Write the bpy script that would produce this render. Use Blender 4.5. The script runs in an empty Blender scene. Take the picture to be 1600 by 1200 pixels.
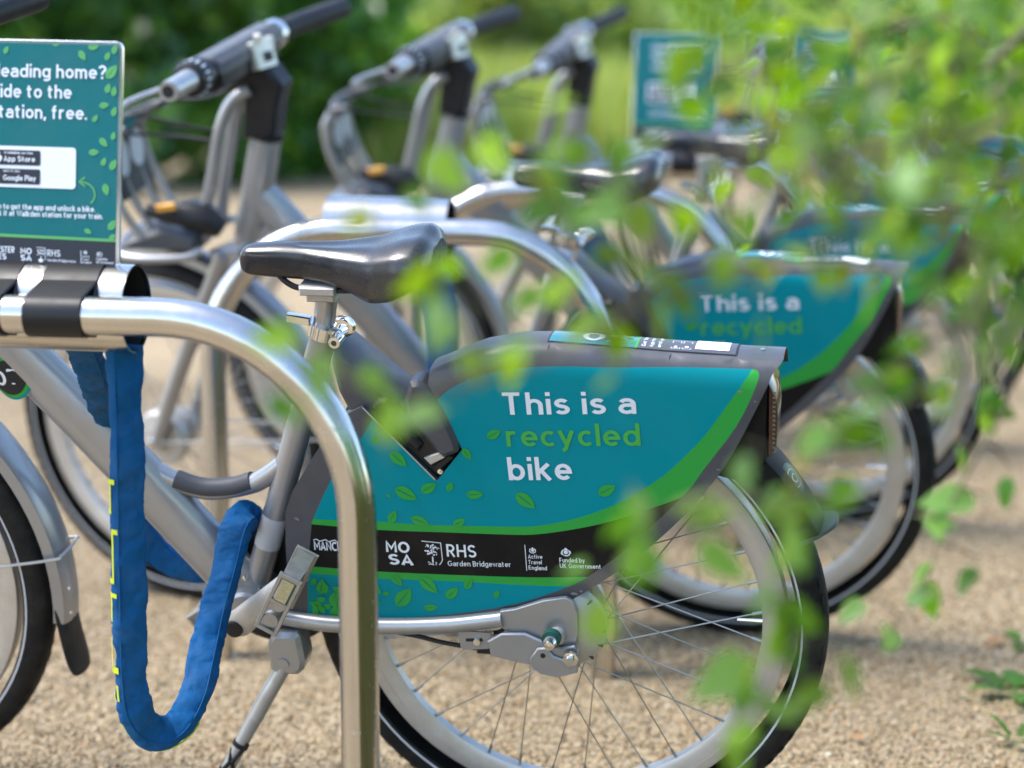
import bpy, math, random
import numpy as np
from mathutils import Vector, Matrix
from mathutils.geometry import delaunay_2d_cdt
R = math.radians
PI = math.pi
rng = np.random.default_rng(7)
random.seed(7)
SC = bpy.context.scene
COL = SC.collection

# ------------------------------------------------------------------ camera, sky, sun, exposure
F_PX = 3000.0                       # focal length in pixels of a 1600 px wide frame
PITCH = math.atan((600 - 43) / F_PX)
CAM = Vector((0, 0, 1.055))
cam = bpy.data.cameras.new('camera')
cam.sensor_width = 36
cam.lens = F_PX / 1600 * 36
cam.clip_start = 0.05
cam.clip_end = 600
cam.dof.use_dof = True
cam.dof.focus_distance = 2.33
cam.dof.aperture_fstop = 2.2
cam.dof.aperture_blades = 0
co = bpy.data.objects.new('camera', cam)
co.location = CAM
co.rotation_euler = (PI / 2 - PITCH, 0, 0)
COL.objects.link(co)
SC.camera = co

SUN_EL, SUN_AZ = R(56), R(-90)      # azimuth from +Y (away from the camera), negative = to the left
world = bpy.data.worlds.new('World')
SC.world = world
world.use_nodes = True
wn = world.node_tree.nodes
sky = wn.new('ShaderNodeTexSky')
sky.sky_type = 'NISHITA'
sky.sun_disc = False
sky.sun_elevation = SUN_EL
sky.sun_rotation = SUN_AZ
sky.air_density = 1.0
sky.dust_density = 1.2
sky.ozone_density = 1.0
wn['Background'].inputs['Strength'].default_value = 0.15
world.node_tree.links.new(sky.outputs[0], wn['Background'].inputs[0])

sun = bpy.data.lights.new('sun', 'SUN')
sun.energy = 2.0
sun.angle = R(24)
sun.color = (1.0, 0.96, 0.90)
so = bpy.data.objects.new('sun', sun)
d = Vector((math.sin(SUN_AZ) * math.cos(SUN_EL), math.cos(SUN_AZ) * math.cos(SUN_EL), math.sin(SUN_EL)))
so.rotation_euler = d.to_track_quat('Z', 'Y').to_euler()
so.location = d * 20
COL.objects.link(so)

SC.view_settings.view_transform = 'Standard'
SC.view_settings.look = 'None'
SC.view_settings.exposure = 1.7
SC.view_settings.gamma = 1.0
SC.view_settings.use_curve_mapping = False
SC.render.engine = 'CYCLES'
SC.cycles.use_denoising = True
SC.cycles.max_bounces = 10
SC.cycles.transparent_max_bounces = 8
SC.cycles.caustics_reflective = False
SC.cycles.caustics_refractive = False
SC.cycles.sample_clamp_indirect = 6

# ------------------------------------------------------------------ helpers
_F = Vector((0, math.cos(PITCH), -math.sin(PITCH)))
_U = Vector((0, math.sin(PITCH), math.cos(PITCH)))


def at(u, v, Y):
    """point of the world seen at photo position (u, v) that lies Y metres in front of the camera"""
    r = _F + Vector(((u - 800) / F_PX, 0, 0)) - _U * ((v - 600) / F_PX)
    return CAM + r * (Y / r.y)


def link_in(nt, a, b):
    nt.links.new(a, b)


MATS = {}


def M(name, col, rough=0.5, metal=0.0, var=0.0, vscale=30.0, bump=0.0, bscale=200.0, rvar=0.0, spec=0.5, coat=0.0,
      attr=None, sheen=0.0, stretch=None, dust=0.0, dscale=14.0, scratch=0.0):
    m = bpy.data.materials.new(name)
    m.use_nodes = True
    nt = m.node_tree
    b = nt.nodes['Principled BSDF']
    b.inputs['Roughness'].default_value = rough
    b.inputs['Metallic'].default_value = metal
    b.inputs['Specular IOR Level'].default_value = spec
    b.inputs['Coat Weight'].default_value = coat
    b.inputs['Coat Roughness'].default_value = 0.12
    b.inputs['Sheen Weight'].default_value = sheen
    b.inputs['Base Color'].default_value = (*col, 1)
    tc = nt.nodes.new('ShaderNodeTexCoord')
    src = tc.outputs['Object']
    if stretch:
        mp = nt.nodes.new('ShaderNodeMapping')
        mp.inputs['Scale'].default_value = stretch
        link_in(nt, src, mp.inputs[0])
        src = mp.outputs[0]
    colsock = None
    if attr:
        a = nt.nodes.new('ShaderNodeAttribute')
        a.attribute_name = attr
        colsock = a.outputs['Color']
        link_in(nt, colsock, b.inputs['Base Color'])
    if var > 0 or rvar > 0:
        n = nt.nodes.new('ShaderNodeTexNoise')
        n.inputs['Scale'].default_value = vscale
        n.inputs['Detail'].default_value = 5
        n.inputs['Roughness'].default_value = 0.65
        link_in(nt, src, n.inputs['Vector'])
        if var > 0:
            mr = nt.nodes.new('ShaderNodeMapRange')
            mr.inputs[1].default_value = 0.25
            mr.inputs[2].default_value = 0.75
            mr.inputs[3].default_value = 1 - var
            mr.inputs[4].default_value = 1 + var
            link_in(nt, n.outputs[0], mr.inputs[0])
            mx = nt.nodes.new('ShaderNodeMix')
            mx.data_type = 'RGBA'
            mx.blend_type = 'MULTIPLY'
            mx.inputs[0].default_value = 1
            mx.inputs[6].default_value = (*col, 1)
            if colsock:
                link_in(nt, colsock, mx.inputs[6])
            link_in(nt, mr.outputs[0], mx.inputs[7])
            link_in(nt, mx.outputs[2], b.inputs['Base Color'])
        if rvar > 0:
            mr = nt.nodes.new('ShaderNodeMapRange')
            mr.inputs[1].default_value = 0.3
            mr.inputs[2].default_value = 0.7
            mr.inputs[3].default_value = max(0.03, rough - rvar)
            mr.inputs[4].default_value = min(1, rough + rvar)
            link_in(nt, n.outputs[0], mr.inputs[0])
            link_in(nt, mr.outputs[0], b.inputs['Roughness'])
    if bump > 0:
        n2 = nt.nodes.new('ShaderNodeTexNoise')
        n2.inputs['Scale'].default_value = bscale
        n2.inputs['Detail'].default_value = 4
        link_in(nt, src, n2.inputs['Vector'])
        bp = nt.nodes.new('ShaderNodeBump')
        bp.inputs['Strength'].default_value = bump
        bp.inputs['Distance'].default_value = 0.002
        link_in(nt, n2.outputs[0], bp.inputs['Height'])
        link_in(nt, bp.outputs[0], b.inputs['Normal'])
    if dust > 0:
        n3 = nt.nodes.new('ShaderNodeTexNoise')
        n3.inputs['Scale'].default_value = dscale
        n3.inputs['Detail'].default_value = 9
        n3.inputs['Roughness'].default_value = 0.72
        link_in(nt, tc.outputs['Object'], n3.inputs['Vector'])
        mr = nt.nodes.new('ShaderNodeMapRange')
        mr.inputs[1].default_value = 0.46
        mr.inputs[2].default_value = 0.78
        mr.inputs[3].default_value = 0.0
        mr.inputs[4].default_value = dust
        link_in(nt, n3.outputs[0], mr.inputs[0])
        mx = nt.nodes.new('ShaderNodeMix')
        mx.data_type = 'RGBA'
        link_in(nt, mr.outputs[0], mx.inputs[0])
        bc = b.inputs['Base Color']
        if bc.is_linked:
            link_in(nt, bc.links[0].from_socket, mx.inputs[6])
        else:
            mx.inputs[6].default_value = (*col, 1)
        mx.inputs[7].default_value = (.36, .31, .24, 1)
        link_in(nt, mx.outputs[2], bc)
    if scratch > 0:
        w1 = nt.nodes.new('ShaderNodeTexNoise')
        w1.inputs['Scale'].default_value = 60
        w1.inputs['Detail'].default_value = 3
        mp = nt.nodes.new('ShaderNodeMapping')
        mp.inputs['Rotation'].default_value = (.5, .9, .3)
        mp.inputs['Scale'].default_value = (.06, 6, 1.0)
        link_in(nt, tc.outputs['Object'], mp.inputs[0])
        link_in(nt, mp.outputs[0], w1.inputs['Vector'])
        mr = nt.nodes.new('ShaderNodeMapRange')
        mr.inputs[1].default_value = .66
        mr.inputs[2].default_value = .72
        mr.inputs[3].default_value = 0
        mr.inputs[4].default_value = scratch
        link_in(nt, w1.outputs[0], mr.inputs[0])
        ad = nt.nodes.new('ShaderNodeMath')
        ad.operation = 'ADD'
        ro_ = b.inputs['Roughness']
        if ro_.is_linked:
            link_in(nt, ro_.links[0].from_socket, ad.inputs[0])
        else:
            ad.inputs[0].default_value = rough
        link_in(nt, mr.outputs[0], ad.inputs[1])
        link_in(nt, ad.outputs[0], ro_)
    MATS[name] = m
    return m


def obj(name, vf, mat, parent=None, smooth=40, loc=None, rot=None):
    v, f = vf
    me = bpy.data.meshes.new(name)
    me.from_pydata([tuple(p) for p in v], [], [tuple(q) for q in f])
    if isinstance(mat, (list, tuple)):
        for mm in mat:
            me.materials.append(mm)
    else:
        me.materials.append(mat)
    if smooth:
        me.polygons.foreach_set('use_smooth', [True] * len(me.polygons))
        me.set_sharp_from_angle(angle=R(smooth))
    me.update()
    o = bpy.data.objects.new(name, me)
    COL.objects.link(o)
    o.parent = parent
    if loc is not None:
        o.location = loc
    if rot is not None:
        o.rotation_euler = rot
    return o


def inst(name, src, parent, loc=None, rot=None):
    o = bpy.data.objects.new(name, src.data)
    COL.objects.link(o)
    o.parent = parent
    if loc is not None:
        o.location = loc
    if rot is not None:
        o.rotation_euler = rot
    return o


def empty(name, loc=(0, 0, 0), rot=(0, 0, 0), parent=None):
    o = bpy.data.objects.new(name, None)
    o.empty_display_size = 0.1
    o.location = loc
    o.rotation_euler = rot
    COL.objects.link(o)
    o.parent = parent
    return o


def tag(o, label=None, cat=None, group=None, kind=None):
    if label:
        o['label'] = label
    if cat:
        o['category'] = cat
    if group:
        o['group'] = group
    if kind:
        o['kind'] = kind
    return o


def copy_tree(o, parent=None):
    kids = list(o.children)
    c = o.copy()
    COL.objects.link(c)
    c.parent = parent
    for k in kids:
        copy_tree(k, c)
    return c


def join(*vfs):
    V, Fc = [], []
    for v, f in vfs:
        n = len(V)
        V += [tuple(p) for p in v]
        Fc += [tuple(i + n for i in q) for q in f]
    return V, Fc


def bez(pts, n=8):
    """Catmull-Rom through pts"""
    P = [np.array(p, float) for p in pts]
    P = [2 * P[0] - P[1]] + P + [2 * P[-1] - P[-2]]
    out = []
    for i in range(1, len(P) - 2):
        for k in range(n):
            t = k / n
            out.append(0.5 * ((2 * P[i]) + (-P[i - 1] + P[i + 1]) * t + (2 * P[i - 1] - 5 * P[i] + 4 * P[i + 1] - P[i + 2]) * t * t
                              + (-P[i - 1] + 3 * P[i] - 3 * P[i + 1] + P[i + 2]) * t ** 3))
    out.append(P[-2])
    return out


def tube(path, r, seg=14, cap=True, up=None, ry=None, section=None):
    """sweep; r (and ry for an ellipse) may be numbers or lists. up: fixed hint for the section's second axis"""
    P = [np.array(p, float) for p in path]
    n = len(P)
    rr = r if hasattr(r, '__len__') else [r] * n
    r2 = rr if ry is None else (ry if hasattr(ry, '__len__') else [ry] * n)
    T = []
    for i in range(n):
        t = P[min(i + 1, n - 1)] - P[max(i - 1, 0)]
        T.append(t / (np.linalg.norm(t) + 1e-12))
    if up is not None:
        N = []
        for t in T:
            a = np.cross(np.array(up, float), t)
            N.append(a / (np.linalg.norm(a) + 1e-12))
    else:
        a = np.array([0, 0, 1.0]) if abs(T[0][2]) < 0.9 else np.array([0, 1.0, 0])
        a = np.cross(a, T[0])
        N = [a / np.linalg.norm(a)]
        for i in range(1, n):
            b = N[-1] - T[i] * (N[-1] @ T[i])
            N.append(b / np.linalg.norm(b))
    V, Fc = [], []
    for i in range(n):
        B = np.cross(T[i], N[i])
        for k in range(seg):
            a = 2 * PI * k / seg
            V.append(P[i] + N[i] * rr[i] * math.cos(a) + B * r2[i] * math.sin(a))
    for i in range(n - 1):
        for k in range(seg):
            k2 = (k + 1) % seg
            Fc.append((i * seg + k, i * seg + k2, (i + 1) * seg + k2, (i + 1) * seg + k))
    if cap:
        Fc.append(tuple(range(seg))[::-1])
        Fc.append(tuple((n - 1) * seg + k for k in range(seg)))
    return V, Fc


def lathe(prof, seg=48, c=(0, 0, 0), a0=0.0, a1=2 * PI, close=False):
    """profile [(r, y)] spun about the y axis through c. close joins last profile point to the first"""
    full = abs(a1 - a0 - 2 * PI) < 1e-6
    n = seg if full else seg + 1
    V, Fc = [], []
    m = len(prof)
    for i in range(n):
        a = a0 + (a1 - a0) * i / seg
        for r, y in prof:
            V.append((c[0] + r * math.cos(a), c[1] + y, c[2] + r * math.sin(a)))
    for i in range(seg):
        j = (i + 1) % n
        for k in range(m if close else m - 1):
            l = (k + 1) % m
            Fc.append((i * m + k, i * m + l, j * m + l, j * m + k))
    return V, Fc


def xform(vf, mat):
    return [tuple(mat @ Vector(p)) for p in vf[0]], vf[1]


def rod(a, b, r, seg=12, r1=None):
    return tube([a, b], [r, r if r1 is None else r1], seg)


def prism(poly, y0, y1, bevel=0.0):
    """polygon of (x, z) extruded from y0 (near) to y1, near and far edges bevelled inward"""
    n = len(poly)
    P = np.array(poly, float)
    c = P.mean(0)
    if bevel > 0:
        # inward offset by edge normals
        ar = 0.5 * np.sum(P[:, 0] * np.roll(P[:, 1], -1) - np.roll(P[:, 0], -1) * P[:, 1])
        s = 1 if ar > 0 else -1
        e = np.roll(P, -1, 0) - P
        e /= np.linalg.norm(e, axis=1)[:, None] + 1e-9
        nn = np.stack([-e[:, 1], e[:, 0]], 1) * s
        av = nn + np.roll(nn, 1, 0)
        av /= np.maximum(np.linalg.norm(av, axis=1)[:, None], 0.35)
        I = P + av * bevel
        sg = 1 if y1 > y0 else -1
        rings = [(I, y0), (P, y0 + sg * bevel), (P, y1 - sg * bevel), (I, y1)]
    else:
        rings = [(P, y0), (P, y1)]
    V = [(p[0], y, p[1]) for Q, y in rings for p in Q]
    Fc = []
    for i in range(len(rings) - 1):
        for k in range(n):
            k2 = (k + 1) % n
            Fc.append((i * n + k, i * n + k2, (i + 1) * n + k2, (i + 1) * n + k))
    Fc.append(tuple(range(n)))
    b = (len(rings) - 1) * n
    Fc.append(tuple(b + k for k in range(n))[::-1])
    return V, Fc


def box(c, s, bevel=0.0, rot=None):
    hx, hz = s[0] / 2, s[2] / 2
    v, f = prism([(-hx, -hz), (hx, -hz), (hx, hz), (-hx, hz)], -s[1] / 2, s[1] / 2, bevel)
    mt = Matrix.Translation(c)
    if rot:
        from mathutils import Euler
        mt = mt @ Euler(rot).to_matrix().to_4x4()
    return xform((v, f), mt)


def inside(px, py, poly):
    P = np.asarray(poly, float)
    res = np.zeros(np.shape(px), bool)
    n = len(P)
    j = n - 1
    for i in range(n):
        xi, yi = P[i]
        xj, yj = P[j]
        c = ((yi > py) != (yj > py)) & (px < (xj - xi) * (py - yi) / (yj - yi + 1e-15) + xi)
        res ^= c
        j = i
    return res


def smooth_line(pts, n=6):
    return [tuple(p) for p in bez(pts, n)]


# ------------------------------------------------------------------ stroke lettering (a rounded geometric sans)
def _A(cx, cy, rx, ry, a0, a1, n=14):
    return [(cx + rx * math.cos(R(a0 + (a1 - a0) * i / n)), cy + ry * math.sin(R(a0 + (a1 - a0) * i / n))) for i in range(n + 1)]


_X = 0.70
_bowl = lambda cx=0.295: _A(cx, .35, .22, .275, 0, 360, 22)
_arch = lambda x0, r=.2: [(x0, 0), (x0, .42)] and _A(x0 + r, .425, r, .2, 180, 0) + [(x0 + 2 * r, 0)]
GL = {
    'a': [[(.49, 0)] + _A(.285, .44, .205, .185, 0, 155), [(.49, .395), (.265, .395)] + _A(.265, .235, .19, .16, 90, 325)],
    'b': [[(.075, 0), (.075, 1)], _bowl()], 'c': [_A(.295, .35, .22, .275, 48, 312)], 'd': [[(.515, 0), (.515, 1)], _bowl()],
    'e': [[(.08, .35), (.515, .35)] + _A(.295, .35, .22, .275, 0, 318, 20)],
    'f': [_A(.31, .80, .15, .125, 85, 180) + [(.16, 0)], [(.02, .63), (.36, .63)]],
    'g': [[(.515, _X), (.515, -.02)] + _A(.295, -.02, .22, .155, 0, -140), _bowl()],
    'h': [[(.075, 0), (.075, 1)], _A(.275, .425, .2, .2, 180, 0) + [(.475, 0)]],
    'i': [[(.075, 0), (.075, _X)], [(.075, .83), (.075, 1)]],
    'j': [[(.12, _X), (.12, -.05)] + _A(.0, -.05, .12, .12, 0, -80), [(.12, .83), (.12, 1)]],
    'k': [[(.075, 0), (.075, 1)], [(.47, _X), (.09, .31)], [(.2, .42), (.49, 0)]],
    'l': [[(.075, 0), (.075, 1)]],
    'm': [[(.075, 0), (.075, _X)], _A(.25, .44, .175, .185, 180, 0) + [(.425, 0)], _A(.6, .44, .175, .185, 180, 0) + [(.775, 0)]],
    'n': [[(.075, 0), (.075, _X)], _A(.275, .425, .2, .2, 180, 0) + [(.475, 0)]],
    'o': [_bowl()], 'p': [[(.075, -.25), (.075, _X)], _bowl()], 'q': [[(.515, -.25), (.515, _X)], _bowl()],
    'r': [[(.075, 0), (.075, _X)], _A(.265, .43, .19, .195, 180, 65)],
    's': [_A(.25, .495, .165, .13, 28, 268) + _A(.25, .215, .18, .14, 88, -152)],
    't': [[(.16, .9), (.16, .2)] + _A(.29, .2, .13, .125, 180, 275), [(.02, .63), (.36, .63)]],
    'u': [[(.075, _X), (.075, .275)] + _A(.275, .275, .2, .2, 180, 360) + [(.475, _X)], [(.475, 0), (.475, .3)]],
    'v': [[(.05, _X), (.265, .05), (.48, _X)]], 'w': [[(.05, _X), (.22, .06), (.4, .62), (.58, .06), (.75, _X)]],
    'x': [[(.05, _X), (.46, 0)], [(.46, _X), (.05, 0)]],
    'y': [[(.05, _X), (.28, .06)], [(.50, _X), (.24, -.06)] + _A(.1, -.04, .14, .14, -10, -85)],
    'z': [[(.06, .63), (.43, .63), (.06, .075), (.45, .075)]],
    'A': [[(.05, 0), (.34, .93), (.63, 0)], [(.16, .3), (.52, .3)]],
    'B': [[(.08, 0), (.08, 1)], [(.08, .925), (.3, .925)] + _A(.3, .72, .19, .205, 90, -90) + [(.08, .515)], [(.3, .515)] + _A(.32, .295, .22, .22, 90, -90) + [(.08, .075)]],
    'C': [_A(.42, .5, .345, .425, 50, 310)], 'D': [[(.08, .075), (.08, .925), (.3, .925)] + _A(.3, .5, .36, .425, 90, -90) + [(.08, .075)]],
    'E': [[(.52, .925), (.08, .925), (.08, .075), (.52, .075)], [(.08, .5), (.48, .5)]],
    'F': [[(.52, .925), (.08, .925), (.08, 0)], [(.08, .48), (.47, .48)]],
    'G': [_A(.43, .5, .35, .425, 48, 330) + [(.76, .45), (.46, .45)]],
    'H': [[(.08, 0), (.08, 1)], [(.62, 0), (.62, 1)], [(.08, .5), (.62, .5)]], 'I': [[(.08, 0), (.08, 1)]],
    'K': [[(.08, 0), (.08, 1)], [(.58, 1), (.1, .42)], [(.25, .55), (.62, 0)]],
    'M': [[(.08, 0), (.08, .95), (.42, .35), (.76, .95), (.76, 0)]], 'N': [[(.08, 0), (.08, .93), (.62, .07), (.62, 1)]],
    'O': [_A(.44, .5, .36, .425, 0, 360, 26)], 'P': [[(.08, 0), (.08, .925), (.3, .925)] + _A(.3, .68, .23, .245, 90, -90) + [(.08, .435)]],
    'R': [[(.08, 0), (.08, .925), (.3, .925)] + _A(.3, .69, .23, .235, 90, -90) + [(.08, .455)], [(.3, .455), (.56, 0)]],
    'S': [_A(.31, .71, .22, .215, 28, 268) + _A(.31, .285, .24, .21, 88, -152)], 'T': [[(.02, .925), (.6, .925)], [(.31, 0), (.31, .925)]],
    'U': [[(.08, 1), (.08, .35)] + _A(.34, .35, .26, .275, 180, 360) + [(.6, 1)]],
    'W': [[(.04, 1), (.25, .07), (.46, .9), (.67, .07), (.88, 1)]],
    '0': [_A(.33, .5, .25, .425, 0, 360, 24)], '1': [[(.06, .78), (.26, .92), (.26, 0)]], '3': [_A(.3, .71, .2, .215, 150, -90) + _A(.3, .28, .23, .215, 90, -150)],
    '7': [[(.04, .925), (.52, .925), (.2, 0)]],
    '.': [[(.06, 0), (.06, .15)]], ',': [[(.09, .13), (.03, -.14)]],
    '?': [_A(.27, .72, .2, .205, 165, -70) + [(.27, .40), (.27, .30)], [(.27, 0), (.27, .15)]],
}


def ribbon(P, t):
    P = [np.array(p, float) for p in P]
    Q = [P[0]]
    for p in P[1:]:
        if np.linalg.norm(p - Q[-1]) > 1e-6:
            Q.append(p)
    P = Q
    closed = np.linalg.norm(P[0] - P[-1]) < 1e-5
    n = len(P)
    V, Fc = [], []
    for i in range(n):
        if closed:
            a = P[i] - P[i - 1 if i > 0 else n - 2]
            b = P[i + 1 if i < n - 1 else 1] - P[i]
        else:
            a = P[i] - P[max(i - 1, 0)] if i > 0 else P[1] - P[0]
            b = P[min(i + 1, n - 1)] - P[i] if i < n - 1 else P[-1] - P[-2]
        a = a / np.linalg.norm(a)
        b = b / np.linalg.norm(b)
        na, nb = np.array([-a[1], a[0]]), np.array([-b[1], b[0]])
        m = na + nb
        m = m / max(1e-6, np.linalg.norm(m))
        k = min(1.6, 1 / max(0.3, m @ na))
        V += [P[i] + m * t / 2 * k, P[i] - m * t / 2 * k]
    for i in range(n - 1):
        Fc.append((2 * i, 2 * i + 1, 2 * i + 3, 2 * i + 2))
    return V, Fc


def lettering(s, t=0.15, track=0.10):
    """flat lettering in units of the cap height, laid out from x = 0; returns (x, z, layer) points, faces, width"""
    V, Fc = [], []
    x = 0.0
    for ch in s:
        if ch == ' ':
            x += 0.30
            continue
        g = GL.get(ch, GL['o'])
        mx = 0
        for li, st in enumerate(g):
            v, f = ribbon(st, t)
            n = len(V)
            V += [(p[0] + x, p[1], li) for p in v]
            Fc += [tuple(i + n for i in q) for q in f]
            mx = max(mx, max(p[0] for p in st))
        x += mx + t / 2 + track
    return V, Fc, x - track


def text_on(name, s, place, p0, p1, h, mat, parent, t=0.15, track=0.10):
    """lay s from p0 to p1 (baseline ends, in the surface's 2-D coordinates), cap height h; place maps (a, b, layer) to 3-D"""
    V, Fc, w = lettering(s, t, track)
    p0, p1 = np.array(p0, float), np.array(p1, float)
    L = np.linalg.norm(p1 - p0)
    ex = (p1 - p0) / L
    ey = np.array([-ex[1], ex[0]])
    out = []
    for x, z, li in V:
        q = p0 + ex * (x / w * L) + ey * z * h
        out.append(place(q[0], q[1], li))
    return obj(name, (out, Fc), mat, parent, smooth=0)


def flat_poly(polys, place):
    V, Fc = [], []
    for i, pl in enumerate(polys):
        n = len(V)
        V += [place(p[0], p[1], i % 3) for p in pl]
        Fc.append(tuple(range(n, n + len(pl))))
    return V, Fc


def leaf_shape(c, ln, ang, wid=0.56, n=7):
    """printed leaf: two half blades with a slit for the midrib"""
    c = np.array(c, float)
    ex = np.array([math.cos(R(ang)), math.sin(R(ang))])
    ey = np.array([-ex[1], ex[0]])
    out = []
    for s in (1, -1):
        pts = []
        for i in range(n + 1):
            t = i / n
            pts.append(c + ex * (t - .5) * ln + ey * s * ln * wid / 2 * (math.sin(PI * t ** 0.8)) ** 0.85)
        mid = [c + ex * ((1 - i / 4) - .5) * ln + ey * s * ln * 0.02 * math.sin(PI * (1 - i / 4) ** .6) for i in range(1, 4)]
        poly = pts + mid
        out.append([tuple(p) for p in (poly if s < 0 else poly[::-1])])
    return out


def print_leaf(c, ln, ang, place, mat, parent, li=0, clip=None):
    V, Fc, idx = [], [], {}
    for pl in leaf_shape(c, ln, ang):
        q = []
        for p in pl:
            if clip:
                p = clip(p)
            k = (round(p[0], 6), round(p[1], 6))
            if k not in idx:
                idx[k] = len(V)
                V.append(place(p[0], p[1], li))
            if not q or idx[k] != q[-1]:
                q.append(idx[k])
        Fc.append(tuple(q))
    return obj('printed_leaf', (V, Fc), mat, parent, smooth=0)


def disc(c, r, n=16, sx=1.0):
    return [(c[0] + r * sx * math.cos(2 * PI * k / n), c[1] + r * math.sin(2 * PI * k / n)) for k in range(n)]


# ------------------------------------------------------------------ materials
M('silver_paint', (0.33, 0.338, 0.352), 0.34, 0.55, var=.05, vscale=18, rvar=.06, coat=.3, dust=.22, scratch=.15)
M('silver_plain', (0.44, 0.44, 0.44), 0.36, 0.75, var=.08, vscale=40, rvar=.08)
M('cast_alloy', (0.50, 0.49, 0.47), 0.5, 0.5, var=.10, vscale=60, rvar=.1, bump=.15, bscale=400, dust=.25)
M('chrome', (0.75, 0.75, 0.74), 0.14, 1.0, rvar=.08, vscale=80)
M('rim_alloy', (0.56, 0.55, 0.53), 0.42, 0.6, var=.07, vscale=50, rvar=.08, dust=.30, dscale=22)
M('stainless', (0.56, 0.545, 0.52), 0.19, 1.0, var=.06, vscale=22, rvar=.07, bump=.05, bscale=120, stretch=(1, 1, .12), dust=.16, dscale=10, scratch=.22)
M('shell_grey', (0.058, 0.061, 0.073), 0.42, 0.0, var=.10, vscale=40, rvar=.08, bump=.04, bscale=600, dust=.06, scratch=.2)
M('pedal_alloy', (0.33, 0.32, 0.30), 0.42, 0.6, var=.2, vscale=70, rvar=.12, dust=.35, dscale=40)
M('scuff', (0.19, 0.19, 0.20), 0.7)
M('bell_metal', (0.62, 0.60, 0.52), 0.38, 0.4, var=.1, vscale=60)
M('spoke_steel', (0.34, 0.32, 0.29), 0.38, 0.9)
M('gloss_teal', (0.001, 0.175, 0.205), 0.24, 0.0, spec=.6, coat=.5)
M('cover_grey', (0.060, 0.062, 0.070), 0.5, 0.0, rvar=.06, vscale=30, dust=.15)
M('black_plastic', (0.014, 0.014, 0.016), 0.45, 0.0, var=.2, vscale=40, rvar=.1, spec=.3, dust=.045)
M('gloss_black', (0.009, 0.009, 0.011), 0.4, 0.0, rvar=.08, vscale=30, spec=.3)
M('matt_black', (0.007, 0.007, 0.008), 0.55, 0.0, rvar=.08, vscale=30, spec=.2, dust=.04)
M('deep_black', (0.008, 0.008, 0.009), 0.6)
M('dark_pad', (0.045, 0.047, 0.056), 0.55, bump=.1, bscale=500)
M('rubber', (0.011, 0.011, 0.012), 0.62, 0.0, var=.35, vscale=35, bump=.25, bscale=160, dust=.06, spec=.22, dscale=30)
M('flap_rubber', (0.014, 0.015, 0.018), 0.5, var=.2, vscale=30, spec=.35, dust=.10)
M('vinyl', (0.012, 0.013, 0.017), 0.27, 0.0, rvar=.06, vscale=25, bump=.10, bscale=900, coat=.25, dust=.05, scratch=.15)
M('reflex', (0.55, 0.57, 0.60), 0.4)
M('teal_print', (0.0003, 0.235, 0.285), 0.42, 0.0, var=.03, vscale=15, rvar=.05, spec=.08, dust=.02, dscale=9, scratch=.12)
M('green_print', (0.032, 0.320, 0.050), 0.42, 0.0, var=.03, vscale=15, spec=.14, dust=.045, dscale=9)
M('black_print', (0.010, 0.0090, 0.0095), 0.45, spec=.12, dust=.035, dscale=9)
M('white_print', (0.72, 0.75, 0.82), 0.45)
M('lime_print', (0.070, 0.380, 0.070), 0.45, spec=.15)
M('sign_teal', (0.002, 0.130, 0.145), 0.38, var=.05, vscale=6, spec=.2, dust=.06, dscale=9)
M('sign_dark', (0.026, 0.029, 0.040), 0.38, spec=.25)
M('sign_leaf', (0.085, 0.36, 0.095), 0.4)
M('badge_red', (0.7, 0.07, 0.06), 0.4)
M('badge_yellow', (0.8, 0.45, 0.03), 0.4)
M('badge_blue', (0.05, 0.4, 0.7), 0.4)
M('fabric_blue', (0.0006, 0.078, 0.225), 0.72, 0.0, var=.14, vscale=45, bump=.9, bscale=75, spec=.2, dust=.06, dscale=18)
M('neon_yellow', (0.62, 0.72, 0.02), 0.6)
M('amber', (0.75, 0.36, 0.05), 0.25, var=.25, vscale=400)
M('amber_pale', (0.42, 0.36, 0.20), 0.3, var=.3, vscale=500)
M('red_lens', (0.10, 0.045, 0.035), 0.15, var=.4, vscale=300, coat=.6)
M('green_ring', (0.004, 0.085, 0.060), 0.4)
M('bark', (0.16, 0.13, 0.10), 0.85, var=.35, vscale=25, bump=.6, bscale=60)
M('twig_bark', (0.11, 0.09, 0.05), 0.7, var=.3, vscale=60)

m = bpy.data.materials.new('acrylic')
m.use_nodes = True
b = m.node_tree.nodes['Principled BSDF']
b.inputs['Base Color'].default_value = (0.93, 0.96, 0.96, 1)
b.inputs['Transmission Weight'].default_value = 0.9
b.inputs['Roughness'].default_value = 0.12
b.inputs['IOR'].default_value = 1.45
MATS['acrylic'] = m


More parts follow.
